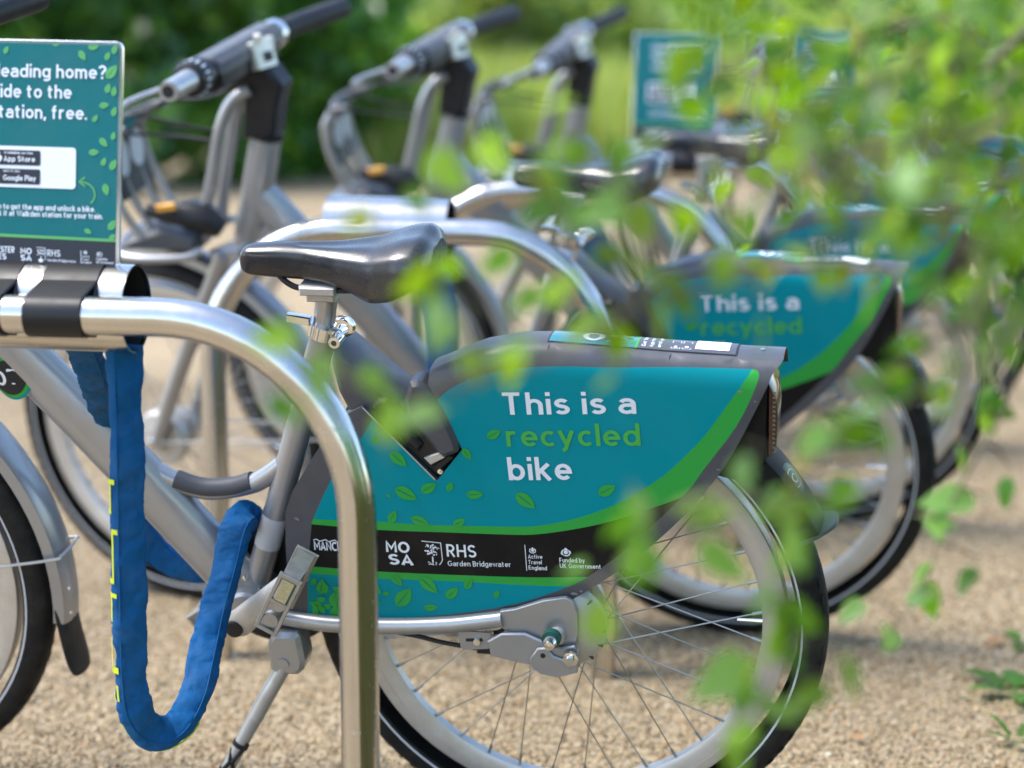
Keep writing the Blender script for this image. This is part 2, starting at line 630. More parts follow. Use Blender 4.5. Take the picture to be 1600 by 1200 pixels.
def leaf_mat(name, rough=0.42, trans=0.5, gain=1.0, spec=.4, tcol=(1.45, 1.15, 0.28)):
    """thin leaf: a glossy diffuse face that lets light through; colour comes from a per-leaf colour"""
    m = bpy.data.materials.new(name)
    m.use_nodes = True
    nt = m.node_tree
    b = nt.nodes['Principled BSDF']
    out = nt.nodes['Material Output']
    b.inputs['Roughness'].default_value = rough
    b.inputs['Specular IOR Level'].default_value = spec
    a = nt.nodes.new('ShaderNodeAttribute')
    a.attribute_name = 'Col'
    oi = nt.nodes.new('ShaderNodeObjectInfo')
    hs = nt.nodes.new('ShaderNodeHueSaturation')
    mr = nt.nodes.new('ShaderNodeMapRange')
    mr.inputs[3].default_value = 0.7
    mr.inputs[4].default_value = 1.25
    nt.links.new(oi.outputs['Random'], mr.inputs[0])
    nt.links.new(mr.outputs[0], hs.inputs['Value'])
    nt.links.new(a.outputs['Color'], hs.inputs['Color'])
    nt.links.new(hs.outputs[0], b.inputs['Base Color'])
    tr = nt.nodes.new('ShaderNodeBsdfTranslucent')
    mul = nt.nodes.new('ShaderNodeMix')
    mul.data_type = 'RGBA'
    mul.blend_type = 'MULTIPLY'
    mul.inputs[0].default_value = 1
    mul.inputs[7].default_value = (tcol[0] * gain, tcol[1] * gain, tcol[2] * gain, 1)
    mul.clamp_result = False
    nt.links.new(hs.outputs[0], mul.inputs[6])
    nt.links.new(mul.outputs[2], tr.inputs['Color'])
    mix = nt.nodes.new('ShaderNodeMixShader')
    mix.inputs[0].default_value = trans
    nt.links.new(b.outputs[0], mix.inputs[1])
    nt.links.new(tr.outputs[0], mix.inputs[2])
    nt.links.new(mix.outputs[0], out.inputs['Surface'])
    MATS[name] = m
    return m


leaf_mat('birch_leaf', 0.42, 0.52, 1.95, .35)
leaf_mat('hedge_leaf', 0.28, 0.45, 1.8, .8)
leaf_mat('meadow_leaf', 0.6, 0.5, 1.7)


def color_attr(me, cols):
    """cols: (n_vertices, 3)"""
    at_ = me.color_attributes.new('Col', 'FLOAT_COLOR', 'POINT')
    c = np.ones((len(me.vertices), 4), np.float32)
    c[:, :3] = cols
    at_.data.foreach_set('color', c.ravel())


def np_mesh(name, V, tris, mat, cols=None, smooth=False):
    me = bpy.data.meshes.new(name)
    V = np.ascontiguousarray(V, np.float32)
    tris = np.ascontiguousarray(tris, np.int32)
    k = tris.shape[1]
    me.vertices.add(len(V))
    me.vertices.foreach_set('co', V.ravel())
    me.loops.add(tris.size)
    me.loops.foreach_set('vertex_index', tris.ravel())
    me.polygons.add(len(tris))
    me.polygons.foreach_set('loop_start', np.arange(0, tris.size, k, dtype=np.int32))
    me.polygons.foreach_set('loop_total', np.full(len(tris), k, np.int32))
    if smooth:
        me.polygons.foreach_set('use_smooth', np.ones(len(tris), bool))
    me.update(calc_edges=True)
    me.validate()
    if cols is not None:
        color_attr(me, cols)
    me.materials.append(mat)
    return me


# ------------------------------------------------------------------ ground
def ground_material():
    m = bpy.data.materials.new('gravel_ground')
    m.use_nodes = True
    nt = m.node_tree
    b = nt.nodes['Principled BSDF']
    b.inputs['Roughness'].default_value = 0.9
    b.inputs['Specular IOR Level'].default_value = 0.25
    tc = nt.nodes.new('ShaderNodeTexCoord')
    vor = nt.nodes.new('ShaderNodeTexVoronoi')
    vor.inputs['Scale'].default_value = 170
    nt.links.new(tc.outputs['Object'], vor.inputs['Vector'])
    big = nt.nodes.new('ShaderNodeTexNoise')
    big.inputs['Scale'].default_value = 1.3
    big.inputs['Detail'].default_value = 6
    nt.links.new(tc.outputs['Object'], big.inputs['Vector'])
    ramp = nt.nodes.new('ShaderNodeValToRGB')
    sep = nt.nodes.new('ShaderNodeSeparateColor')
    nt.links.new(vor.outputs['Color'], sep.inputs[0])
    nt.links.new(sep.outputs[0], ramp.inputs[0])
    cr = ramp.color_ramp
    cr.elements[0].position = 0.0  # stone colours
    cr.elements[0].color = (0.17, 0.125, 0.078, 1)
    cr.elements[1].position = 1.0
    cr.elements[1].color = (0.52, 0.425, 0.305, 1)
    for p, c in ((.3, (.35, .262, .157, 1)), (.6, (.42, .32, .195, 1)), (.85, (.46, .365, .23, 1))):
        e = cr.elements.new(p)
        e.color = c
    mr = nt.nodes.new('ShaderNodeMapRange')
    mr.inputs[1].default_value = .3
    mr.inputs[2].default_value = .7
    mr.inputs[3].default_value = .60
    mr.inputs[4].default_value = .88
    nt.links.new(big.outputs[0], mr.inputs[0])
    mx = nt.nodes.new('ShaderNodeMix')
    mx.data_type = 'RGBA'
    mx.blend_type = 'MULTIPLY'
    mx.inputs[0].default_value = 1
    nt.links.new(ramp.outputs[0], mx.inputs[6])
    nt.links.new(mr.outputs[0], mx.inputs[7])
    nt.links.new(mx.outputs[2], b.inputs['Base Color'])
    bp = nt.nodes.new('ShaderNodeBump')
    bp.inputs['Strength'].default_value = 0.8
    bp.inputs['Distance'].default_value = 0.003
    bp.invert = True
    nt.links.new(vor.outputs['Distance'], bp.inputs['Height'])
    nt.links.new(bp.outputs[0], b.inputs['Normal'])
    MATS['gravel_ground'] = m
    return m


ground_material()
gv, gf = [], []
for (x0, x1, y0, y1) in ((-250, 250, -120, 400),):
    gv = [(x0, y0, 0), (x1, y0, 0), (x1, y1, 0), (x0, y1, 0)]
    gf = [(0, 1, 2, 3)]
tag(obj('ground', (gv, gf), MATS['gravel_ground'], smooth=0), 'tan gravel ground under the parked bicycles', kind='structure')

M('pebble', (0.4, 0.3, 0.2), 0.75, attr='Col', spec=.3)


def pebbles(n=190000):
    octv = np.array([(1, 0, 0), (-1, 0, 0), (0, 1, 0), (0, -1, 0), (0, 0, 1), (0, 0, -1)], float)
    octf = np.array([(0, 2, 4), (2, 1, 4), (1, 3, 4), (3, 0, 4), (2, 0, 5), (1, 2, 5), (3, 1, 5), (0, 3, 5)])
    Y = 2.3 + 3.4 * rng.random(n) ** 1.15
    Y = Y + np.abs(rng.normal(size=n)) * .5 * (rng.random(n) < .35)
    X = (rng.random(n) - .5) * 2 * (0.45 + Y * .30) + rng.normal(size=n) * .45 * (rng.random(n) < .45)
    s = 0.0020 + 0.0027 * rng.random(n) ** 2.2
    big = rng.random(n) < 0.02
    s[big] *= 1.6
    sc = np.stack([s * (0.8 + .6 * rng.random(n)), s * (0.7 + .5 * rng.random(n)), s * (0.45 + .45 * rng.random(n))], 1)
    jit = 1 + (rng.random((n, 6, 3)) - .5) * .5
    V = octv[None] * sc[:, None] * jit
    a = rng.random(n) * 2 * PI
    c_, s_ = np.cos(a)[:, None], np.sin(a)[:, None]
    x = V[..., 0] * c_ - V[..., 1] * s_
    y = V[..., 0] * s_ + V[..., 1] * c_
    V = np.stack([x + X[:, None], y + Y[:, None], V[..., 2] + (sc[:, 2] * .35)[:, None]], 2).reshape(-1, 3)
    Fc = (octf[None] + (np.arange(n) * 6)[:, None, None]).reshape(-1, 3)
    pal = np.array([(.44, .34, .215), (.34, .25, .155), (.52, .44, .33), (.27, .195, .125), (.56, .51, .43), (.15, .12, .09), (.42, .25, .13), (.36, .31, .25)])
    w = np.array([.26, .22, .14, .14, .07, .11, .04, .06])
    ci = rng.choice(len(pal), n, p=w / w.sum())
    c = pal[ci] * np.array((.78, .765, .68)) * (0.7 + .6 * rng.random(n))[:, None]
    return V, Fc, np.repeat(c, 6, 0)


V, Fc, C = pebbles()
o = bpy.data.objects.new('gravel', np_mesh('gravel', V, Fc, MATS['pebble'], C, smooth=True))
COL.objects.link(o)
tag(o, 'loose tan gravel stones strewn over the ground', 'gravel', kind='stuff')

M('soil', (0.055, 0.042, 0.028), 0.95, var=.4, vscale=12, bump=.8, bscale=40)
bed = [(-.15, -4), (-.15, 1.55), (.10, 1.75), (.55, 2.05), (1.0, 2.75), (1.38, 4.0), (2.25, 7.0), (7, 7), (7, -4)]
tag(obj('planting_bed', ([(x, y, .004) for x, y in bed], [tuple(range(len(bed)))]), MATS['soil'], smooth=0), 'dark soil bed right of the gravel, under the birch', kind='structure')

# ------------------------------------------------------------------ the bicycle, in its own frame:
# x to the rear from the rear hub, y away from the camera side, z up from the ground
HUB_Z, RT = 0.332, 0.332
WB = -1.035
W0 = 0.050                                      # half width of the rear wheel cover

TOPL = [(-0.176, .656), (-.150, .672), (-0.1232, .684), (-0.0861, .7005), (-0.0404, .7105), (0, .7120), (0.0687, .7085), (0.1444, .7045), (0.2191, .7020), (0.2740, .7010)]
TOPX = np.array([p[0] for p in TOPL])
TOPZ = np.array([p[1] for p in TOPL])


def cover_w(x, z):
    """half width of the wheel cover at (x, z): flat side that rolls in towards the top edge"""
    zt = np.interp(x, TOPX, TOPZ)
    r = 0.036
    t = np.clip((z - (zt - r)) / r, 0, 1)
    return W0 - 0.020 * (1 - np.sqrt(np.maximum(0, 1 - t * t)))


OUT_LEFT = [(-0.3540, .3280), (-0.3511, .3862), (-0.3490, .4327), (-.3450, .4780), (-.333, .5080), (-.303, .5550), (-.287, .5780), (-.270, .6000), (-.252, .6180), (-.2330, .6280)]
CUT = [(-.2330, .6280), (-0.1464, .5335), (-0.1440, .5335), (-0.1107, .5765), (-0.1270, .6160), (-.1500, .6560)]
RIGHT = [(0.2740, .7010), (0.2629, .6888), (0.2535, .6659), (0.2210, .5947), (0.1960, .5516), (0.1573, .4999), (0.1011, .4415), (0.0672, .4135), (0.0164, .3760),
         (-0.018, .3644), (-0.0561, .3525), (-0.1429, .3362), (-0.2344, .3259), (-0.2883, .3239), (-0.3277, .3249)]
TL_TOP = [p for p in TOPL if p[0] > -.151]
OUTLINE = OUT_LEFT + CUT[1:] + TL_TOP + smooth_line(RIGHT, 3)[1:]
ST_LEFT = [(-0.3292, .3285), (-0.3228, .3973), (-0.3116, .4648), (-0.298, .4944), (-0.2791, .5301), (-0.2548, .5646), (-0.2339, .5908), (-.2205, .6125)]
ST_CUT = [(-0.1464, .5335), (-0.1440, .5335), (-0.1107, .5765), (-0.1270, .6160), (-.1400, .6390)]
ST_TOP = [(-0.1400, .6390), (-0.1211, .656), (-0.0873, .6738), (-0.0385, .6859), (0.0103, .6900), (0.0706, .6905), (0.16, .6930), (0.2400, .6930)]
ST_RIGHT = [(0.2400, .6930), (0.2470, .6890), (0.2424, .6700), (0.2210, .6220), (0.1831, .5652), (0.1623, .5336), (0.1128, .4782), (0.0807, .4455), (0.0442, .4147),
            (0.0131, .3947), (-0.0555, .3654), (-0.1424, .3446), (-0.2342, .3312), (-0.2881, .3285), (-0.3292, .3285)]
STICKER = ST_LEFT + ST_CUT + smooth_line(ST_TOP, 3)[1:] + smooth_line(ST_RIGHT, 3)[1:-1]
G_UP = smooth_line([(-0.312, .4705), (-0.2751, .4705), (-0.2234, .4717), (-0.1692, .4704), (-0.1006, .4727), (-0.0504, .4747), (-0.0167, .4785), (0.0331, .4928),
                    (0.0831, .5164), (0.1193, .5416), (0.145, .5641), (0.1834, .6079), (0.215, .6561), (0.2395, .6935)], 5)
B_UP = smooth_line([(-0.3126, .4629), (-0.2243, .4600), (-0.1353, .4617), (-0.0679, .463), (-0.0244, .4656), (0.0326, .4778), (0.0826, .4939), (0.1445, .5207), (0.170, .5340)], 5)
B_LO = smooth_line([(-0.3198, .4021), (-0.2288, .4006), (-0.139, .4019), (-0.0366, .4049), (0.0480, .4110)], 4)
G_LO = smooth_line([(-0.3207, .3919), (-0.2296, .3905), (-0.1394, .3930), (-0.0371, .3935), (0.0200, .3955)], 4)


def near(x, z, li=0):
    return (x, -(float(cover_w(x, z)) + 0.0009 + 0.00022 * li), z)


def cover_side():
    lines = [(OUTLINE, True), (STICKER, True), (G_UP, False), (B_UP, False), (B_LO, False), (G_LO, False)]
    pts, edges = [], []
    for ln, closed in lines:
        n0 = len(pts)
        pts += [Vector(p) for p in ln]
        for i in range(len(ln) - 1):
            edges.append((n0 + i, n0 + i + 1))
        if closed:
            edges.append((n0 + len(ln) - 1, n0))
    gx, gz = np.meshgrid(np.arange(-.36, .29, .013), np.arange(.32, .665, .013))
    gx, gz = gx.ravel(), gz.ravel()
    gx2, gz2 = np.meshgrid(np.arange(-.17, .28, .012), np.arange(0, .04, .0045))
    gz2 = np.interp(gx2, TOPX, TOPZ) - gz2 - .002
    gx, gz = np.concatenate([gx, gx2.ravel()]), np.concatenate([gz, gz2.ravel()])
    k = inside(gx, gz, OUTLINE)
    pts += [Vector((a, b_)) for a, b_ in zip(gx[k], gz[k])]
    v, e, f, *_ = delaunay_2d_cdt(pts, edges, [], 0, 1e-5)
    P = np.array([(q.x, q.y) for q in v])
    Fc = np.array([t for t in f if len(t) == 3])
    c = P[Fc].mean(1)
    keep = inside(c[:, 0], c[:, 1], OUTLINE)
    Fc, c = Fc[keep], c[keep]
    cx, cz = c[:, 0], c[:, 1]
    st = inside(cx, cz, STICKER)
    gi = lambda ln: np.interp(cx, [p[0] for p in ln], [p[1] for p in ln])
    zi = np.where(cx < G_UP[-1][0], gi(G_UP), 9)
    zi[(cx >= G_UP[-1][0])] = 1.0
    reg = np.zeros(len(c), int)                         # 0 shell, 1 teal, 2 green, 3 black
    reg[st] = 1
    reg[st & (cz < zi) & (cz > gi(B_LO))] = 2
    reg[st & (cz < gi(B_UP)) & (cz > gi(B_LO)) & (cx < .166)] = 3
    reg[st & (cz <= gi(B_LO)) & (cz > gi(G_LO))] = 2
    return P, Fc, reg


def build_cover(root):
    P, Fc, reg = cover_side()
    w = cover_w(P[:, 0], P[:, 1])
    V = [(x, -float(a), z) for (x, z), a in zip(P, w)]
    F_ = [tuple(t) for t in Fc]
    mats = list(reg)
    n = len(V)
    # turned edge all round
    def strip(line, y0f, y1, closed=False):
        nonlocal V, F_, mats
        n0 = len(V)
        for x, z in line:
            V.append((x, y0f(x, z), z))
            V.append((x, y1, z))
        m_ = len(line)
        for i in range(m_ if closed else m_ - 1):
            j = (i + 1) % m_
            F_.append((n0 + 2 * i, n0 + 2 * i + 1, n0 + 2 * j + 1, n0 + 2 * j))
            mats.append(0)
    yn = lambda x, z: -float(cover_w(x, z))
    strip(OUT_LEFT + CUT[1:], yn, -.020)
    strip(smooth_line(RIGHT, 3), yn, -.020)
    # crown across the top and the far side
    sect = [(-.030, 0), (-.016, .0012), (0, .0004), (.016, -.003), (.030, -.009), (.042, -.018), (.050, -.036)]
    n0 = len(V)
    xs = np.concatenate([np.linspace(-.15, .274, 40)])
    for x in xs:
        zt = float(np.interp(x, TOPX, TOPZ))
        for y, dz in sect:
            V.append((x, y, zt + dz))
    m_ = len(sect)
    for i in range(len(xs) - 1):
        for k in range(m_ - 1):
            F_.append((n0 + i * m_ + k, n0 + i * m_ + k + 1, n0 + (i + 1) * m_ + k + 1, n0 + (i + 1) * m_ + k))
            mats.append(0)
    n0 = len(V)
    far = [p for p in OUTLINE]
    zcap = lambda x, z: min(z, float(np.interp(x, TOPX, TOPZ)) - .036)
    V += [(x, .050, zcap(x, z)) for x, z in far]
    F_.append(tuple(range(n0, n0 + len(far))))
    mats.append(1)
    me = bpy.data.meshes.new('wheel_cover')
    me.from_pydata(V, [], F_)
    for k in ('shell_grey', 'teal_print', 'green_print', 'black_print'):
        me.materials.append(MATS[k])
    me.polygons.foreach_set('material_index', [int(q) for q in mats])
    me.polygons.foreach_set('use_smooth', [True] * len(F_))
    me.set_sharp_from_angle(angle=R(40))
    me.update()
    cov = bpy.data.objects.new('wheel_cover', me)
    COL.objects.link(cov)
    cov.parent = root
    cov['label'] = 'teal and green printed rear wheel cover with grey shell edge'
    # printed lettering
    wp, lp, gp = MATS['white_print'], MATS['lime_print'], MATS['green_print']
    text_on('lettering', 'This is a', near, (-.0570, .6256), (.1040, .6340), .0290, wp, cov, t=.155, track=.11)
    text_on('lettering', 'recycled', near, (-.0545, .5836), (.1085, .5925), .0295, lp, cov, t=.15, track=.105)
    text_on('lettering', 'bike', near, (-.0540, .5385), (.0245, .5430), .0310, wp, cov, t=.155, track=.11)
    text_on('lettering', 'MO', near, (-.2165, .4300), (-.1860, .4303), .0150, wp, cov, t=.2, track=.12)
    text_on('lettering', 'SA', near, (-.2140, .4125), (-.1820, .4130), .0145, wp, cov, t=.2, track=.14)
    text_on('lettering', 'RHS', near, (-.1385, .4282), (-.1005, .4290), .0175, wp, cov, t=.15, track=.12)
    text_on('lettering', 'Garden Bridgewater', near, (-.1380, .4148), (-.0570, .4185), .0075, wp, cov, t=.13)
    for i, s in enumerate(('Active', 'Travel', 'England')):
        text_on('lettering', s, near, (-.0350, .4320 - .0078 * i), (-.0350 + (.018, .017, .0232)[i], .4325 - .0078 * i), .0058, wp, cov, t=.15)
    text_on('lettering', 'Funded by', near, (.0042, .4290), (.0360, .4305), .0064, wp, cov, t=.16)
    text_on('lettering', 'UK Government', near, (.0045, .4212), (.0560, .4232), .0064, wp, cov, t=.16)
    text_on('lettering', 'MANCHESTER', near, (-.3110, .4270), (-.2400, .4275), .0125, wp, cov, t=.19, track=.06)
    text_on('lettering', 'BIKES', near, (-.2790, .4105), (-.2400, .4110), .0120, wp, cov, t=.19, track=.08)
    # emblems: tree in a shield corner, two small crests, script line over the bike scheme's name
    P_ = []
    tc = np.array((-.1570, .4350))
    for k in range(46):
        a, q = random.random() * 2 * PI, math.sqrt(random.random()) * .0098
        P_.append(disc((tc[0] + q * math.cos(a), tc[1] + .002 + q * math.sin(a) * .85), .00055 + .0009 * random.random(), 7))
    P_.append([(-.1578, .4270), (-.1562, .4270), (-.1560, .4190), (-.1580, .4190)])
    for k in range(14):
        P_.append(disc((-.157 + (random.random() - .5) * .012, .4172 + (random.random() - .5) * .0035), .0008, 6))
    obj('emblem', flat_poly(P_, near), wp, cov, smooth=0)
    sh = ribbon([(-.1700, .4482), (-.1455, .4470), (-.1445, .4230), (-.1470, .4180), (-.1490, .4160)], .0011)
    obj('emblem', ([near(p[0], p[1], 1) for p in sh[0]], sh[1]), wp, cov, smooth=0)
    ln = ribbon([(-.0385, .4510), (-.0375, .4150)], .0009)
    obj('emblem', ([near(p[0], p[1], 1) for p in ln[0]], ln[1]), wp, cov, smooth=0)
    for cx, cz, s in ((-.0290, .4435, .8), (.0125, .4435, 1.15)):
        P_ = [disc((cx, cz), .0024 * s, 10), disc((cx, cz + .0042 * s), .0013 * s, 8)]
        for k in range(26):
            a = 2 * PI * k / 26
            P_.append(disc((cx + .0048 * s * math.cos(a) * (.8 + .3 * random.random()), cz - .0004 + .0037 * s * math.sin(a)), (.0005 + .0006 * random.random()) * s, 6))
        obj('emblem', flat_poly(P_, near), wp, cov, smooth=0)
    scr = ribbon([(-.3110 + .004 * i, .4412 + .0016 * math.sin(i * 2.1)) for i in range(15)], .0012)
    obj('emblem', ([near(p[0], p[1], 1) for p in scr[0]], scr[1]), wp, cov, smooth=0)
    # scattered printed leaves
    LV = [(-.0700, .5994, .023, 33), (-.2190, .5850, .0135, 75), (-.1920, .5600, .030, -42), (-.1050, .5710, .020, -58), (-.1855, .5130, .034, -27), (-.1560, .5225, .026, 33),
          (-.1290, .5257, .016, 65), (-.0980, .5165, .024, 6), (-.0350, .5115, .033, -40), (.0660, .5315, .028, 33), (-.2075, .5090, .008, -30), (-.1200, .4770, .021, 35),
          (-.1700, .4760, .027, -18), (-.2050, .4800, .022, 62),
          (-.2060, .3900, .022, -48), (-.1650, .3860, .033, -45), (-.1130, .3915, .020, 62), (-.1350, .3765, .025, 45), (-.0775, .3790, .014, 62), (-.1985, .3660, .037, 52),
          (-.1640, .3535, .020, 10), (-.2210, .3700, .011, 30)]
    for x, z, l, a in LV:
        print_leaf((x, z), l * .92, a, near, gp, cov)
    # dense leaf corner at the front of the cover
    P_ = []
    for k in range(95):
        x = -.318 + .085 * random.random() ** 1.5
        z = .336 + .185 * random.random()
        if .398 < z < .468 or not inside(np.array([x - .008]), np.array([z]), STICKER)[0] or not inside(np.array([x - .004]), np.array([z + .012]), STICKER)[0]:
            continue
        if .39 < z < .48 and not (.392 > z or z > .478):
            continue
        if z > .46 and random.random() < (z - .46) * 12:
            continue
        P_ += leaf_shape((x, z), .012 + .012 * random.random(), random.random() * 360)
    V, Fc = [], []
    for i, pl in enumerate(P_):
        n = len(V)
        V += [near(p[0], p[1], i % 9) for p in pl]
        Fc.append(tuple(range(n, n + len(pl))))
    obj('printed_leaf', (V, Fc), gp, cov, smooth=0)['kind'] = 'stuff'
    for q, (x, z, r0) in enumerate(((.021, .3865, .0035), (.030, .3905, .0022), (.226, .668, .0026), (.2005, .5660, .002), (-.3300, .470, .003), (.10, .4480, .0022), (-.336, .400, .0025), (.243, .6560, .0018), (-.05, .3585, .0016), (.158, .5060, .002))):
        g = random.Random(q)
        pts_ = [(x + r0 * (.5 + g.random()) * math.cos(2 * PI * a / 9), z + r0 * (.3 + .7 * g.random()) * math.sin(2 * PI * a / 9)) for a in range(9)]
        obj('scuff_mark', ([near(a, b_, 2) for a, b_ in pts_], [tuple(range(9))]), MATS['scuff'], cov, smooth=0)
    # sticker let into the crown
    topz = lambda x, y: float(np.interp(x, TOPX, TOPZ) + np.interp(y, [s[0] for s in sect], [s[1] for s in sect]))
    crown = lambda x, y, li=0: (x, y, topz(x, y) + .0009 + .00025 * li)
    def panel(x0, x1, y0, y1, li, mat, name):
        V, Fc = [], []
        n, k = 14, 5
        for i in range(n + 1):
            for j in range(k + 1):
                V.append(crown(x0 + (x1 - x0) * i / n, y0 + (y1 - y0) * j / k, li))
        for i in range(n):
            for j in range(k):
                Fc.append((i * (k + 1) + j, i * (k + 1) + j + 1, (i + 1) * (k + 1) + j + 1, (i + 1) * (k + 1) + j))
        return obj(name, (V, Fc), mat, cov)
    panel(-.0045, .2200, -.0275, .029, 0, MATS['deep_black'], 'sticker_groove')
    panel(-.0025, .1000, -.026, .028, 1, MATS['gloss_teal'], 'top_sticker')
    panel(.1000, .1025, -.026, .028, 1, MATS['green_print'], 'top_sticker')
    panel(.1025, .2180, -.026, .028, 1, MATS['shell_grey'], 'top_sticker')
    panel(.1700, .2100, -.019, .021, 3, MATS['white_print'], 'top_sticker')
    flip = lambda a, b_, li=0: crown(a, b_, 3 + li)
    text_on('lettering', '10', flip, (.078, .012), (.035, .012), .030, wp, cov, t=.17)
    for i, s in enumerate(('Get the', 'App now', 'and go')):
        text_on('lettering', s, flip, (.112 + .009 * i, -.022), (.112 + .009 * i, .012), .005, wp, cov, t=.13)
    for y in (-.018,):
        for i in range(2):
            fr = ribbon([(.142 + .013 * i, -.021), (.152 + .013 * i, -.021), (.152 + .013 * i, .005), (.142 + .013 * i, .005), (.142 + .013 * i, -.021)], .0007)
            obj('emblem', ([flip(p[0], p[1]) for p in fr[0]], fr[1]), wp, cov, smooth=0)
    obj('emblem', flat_poly([[(.1445, -.0185), (.1495, -.0185), (.147, -.0125)], disc((.160, -.0160), .0026, 10)], flip), wp, cov, smooth=0)
    for q in (((.085, -.016), .012, 20), ((.096, -.010), .010, 80), ((.09, .004), .012, 140)):
        print_leaf(*q, lambda a, b_, li=0: crown(a, b_, 2 + li), gp, cov)
    obj('screw', lathe([(0, 0), (.0028, 0), (.0028, .001), (.0016, .0012), (0, .0004)], 12), MATS['chrome'], cov, loc=(.248, -.006, topz(.248, -.006) + .0006), rot=(PI / 2, 0, 0))
    return cov


SPK = {}


def make_wheel(name, hx, root, hubkind):
    w = empty(name, (hx, 0, HUB_Z), parent=root)
    # tyre
    tr = []
    for k in range(18):
        a = PI * (-.14 + 1.28 * k / 17)
        tr.append((.3060 + .0260 * math.sin(a), .0240 * math.cos(a)))
    obj('tyre', lathe(tr, 96), MATS['rubber'], w)
    # tread blocks on the shoulders
    V, Fc = [], []
    for i in range(88):
        for s in (-1, 1):
            a0 = 2 * PI * (i + (.5 if s > 0 else 0)) / 88
            for (r0, y0), (r1, y1), da in (((.3300, s * .0095), (.3262, s * .0165), .021),):
                n = len(V)
                for (r_, y_) in ((r0, y0), (r1, y1)):
                    for da_ in (-da, da * .7):
                        V.append((r_ * math.cos(a0 + da_) * 1.0015, y_ * 1.03, r_ * math.sin(a0 + da_) * 1.0015))
                Fc.append((n, n + 1, n + 3, n + 2))
    obj('tread', (V, Fc), MATS['rubber'], w)
    for s in (-1, 1):
        obj('reflective_ring', lathe([(.2985, s * .0237), (.3012, s * .0243)], 96), MATS['reflex'], w)
    obj('rim', lathe([(.2500, -.0065), (.2500, .0065), (.2560, .0105), (.2690, .0118), (.2693, .0124), (.2790, .0128), (.2815, .0124), (.2820, .0105), (.280, 0), (.2820, -.0105), (.2815, -.0124), (.2790, -.0128), (.2693, -.0124), (.2690, -.0118), (.2560, -.0105)], 96, close=True), MATS['rim_alloy'], w)
    obj('valve', rod((.2500, 0, .002), (.2180, 0, .002), .0026, 8, .0020), MATS['chrome'], w)
    # hub
    if hubkind == 'rear':
        h = obj('hub', join(lathe([(0, -.070), (.010, -.070), (.012, -.055), (.030, -.052), (.054, -.046), (.0585, -.040), (.0585, -.030), (.050, -.026), (.028, -.022), (.026, .022), (.045, .024), (.045, .034), (.02, .05), (0, .07)], 40)), MATS['cast_alloy'], w)
        fl = .046
        V = []
        for k in range(16):
            a = 2 * PI * k / 16
            obj('fin', box((.052 * math.cos(a), -.0445, .052 * math.sin(a)), (.013, .004, .0022), 0, (0, -a, 0)), MATS['deep_black'], h) if k in (13, 14, 15, 0, 1, 2, 3) else None
        sp_r, sp_y = .042, .030
    else:
        obj('hub', lathe([(0, -.062), (.008, -.060), (.009, -.048), (.048, -.044), (.052, -.036), (.052, -.022), (.030, -.018), (.022, .018), (.036, .022), (.036, .032), (.012, .045), (0, .06)], 40), MATS['cast_alloy'], w)
        sp_r, sp_y = .040, .027
    key = hubkind
    if key not in SPK:
        SPK[key] = {}
    for i in range(36):
        s = 1 if i % 2 else -1
        dr = 1 if (i // 2) % 2 else -1
        k = (s, dr)
        if k not in SPK[key]:
            off = R(72) * dr
            a = (sp_r * math.cos(off), s * sp_y, sp_r * math.sin(off))
            p = (.2500, s * .001, 0)
            q = (.2370, s * .0025, 0.0022 * dr)
            me = obj('spoke', join(rod(a, p, .0009, 6), rod(q, (.2505, s * .001, 0), .0021, 6)), MATS['spoke_steel'], w)
            SPK[key][k] = me
        else:
            me = inst('spoke', SPK[key][k], w)
        me.rotation_euler = (0, -2 * PI * (i + .35) / 36, 0)
    return w


def arc_plate(r, hw, a0, a1, c, drop=.012, th=.0018, seg=28, edge=True):
    """mudguard: gutter section swept about c in the x-z plane"""
    prof = [(r - drop, -hw), (r - .004, -hw * .9), (r, -hw * .55), (r + .0015, 0), (r, hw * .55), (r - .004, hw * .9), (r - drop, hw)]
    inner = [(a - th if i not in (0, 6) else a, b_ * (.97)) for i, (a, b_) in enumerate(prof)][::-1]
    full = prof + inner
    V, Fc = lathe(full, seg, c, a0, a1, close=True)
    m_ = len(full)
    Fc.append(tuple(range(m_)))
    Fc.append(tuple(len(V) - m_ + k for k in range(m_))[::-1])
    return V, Fc


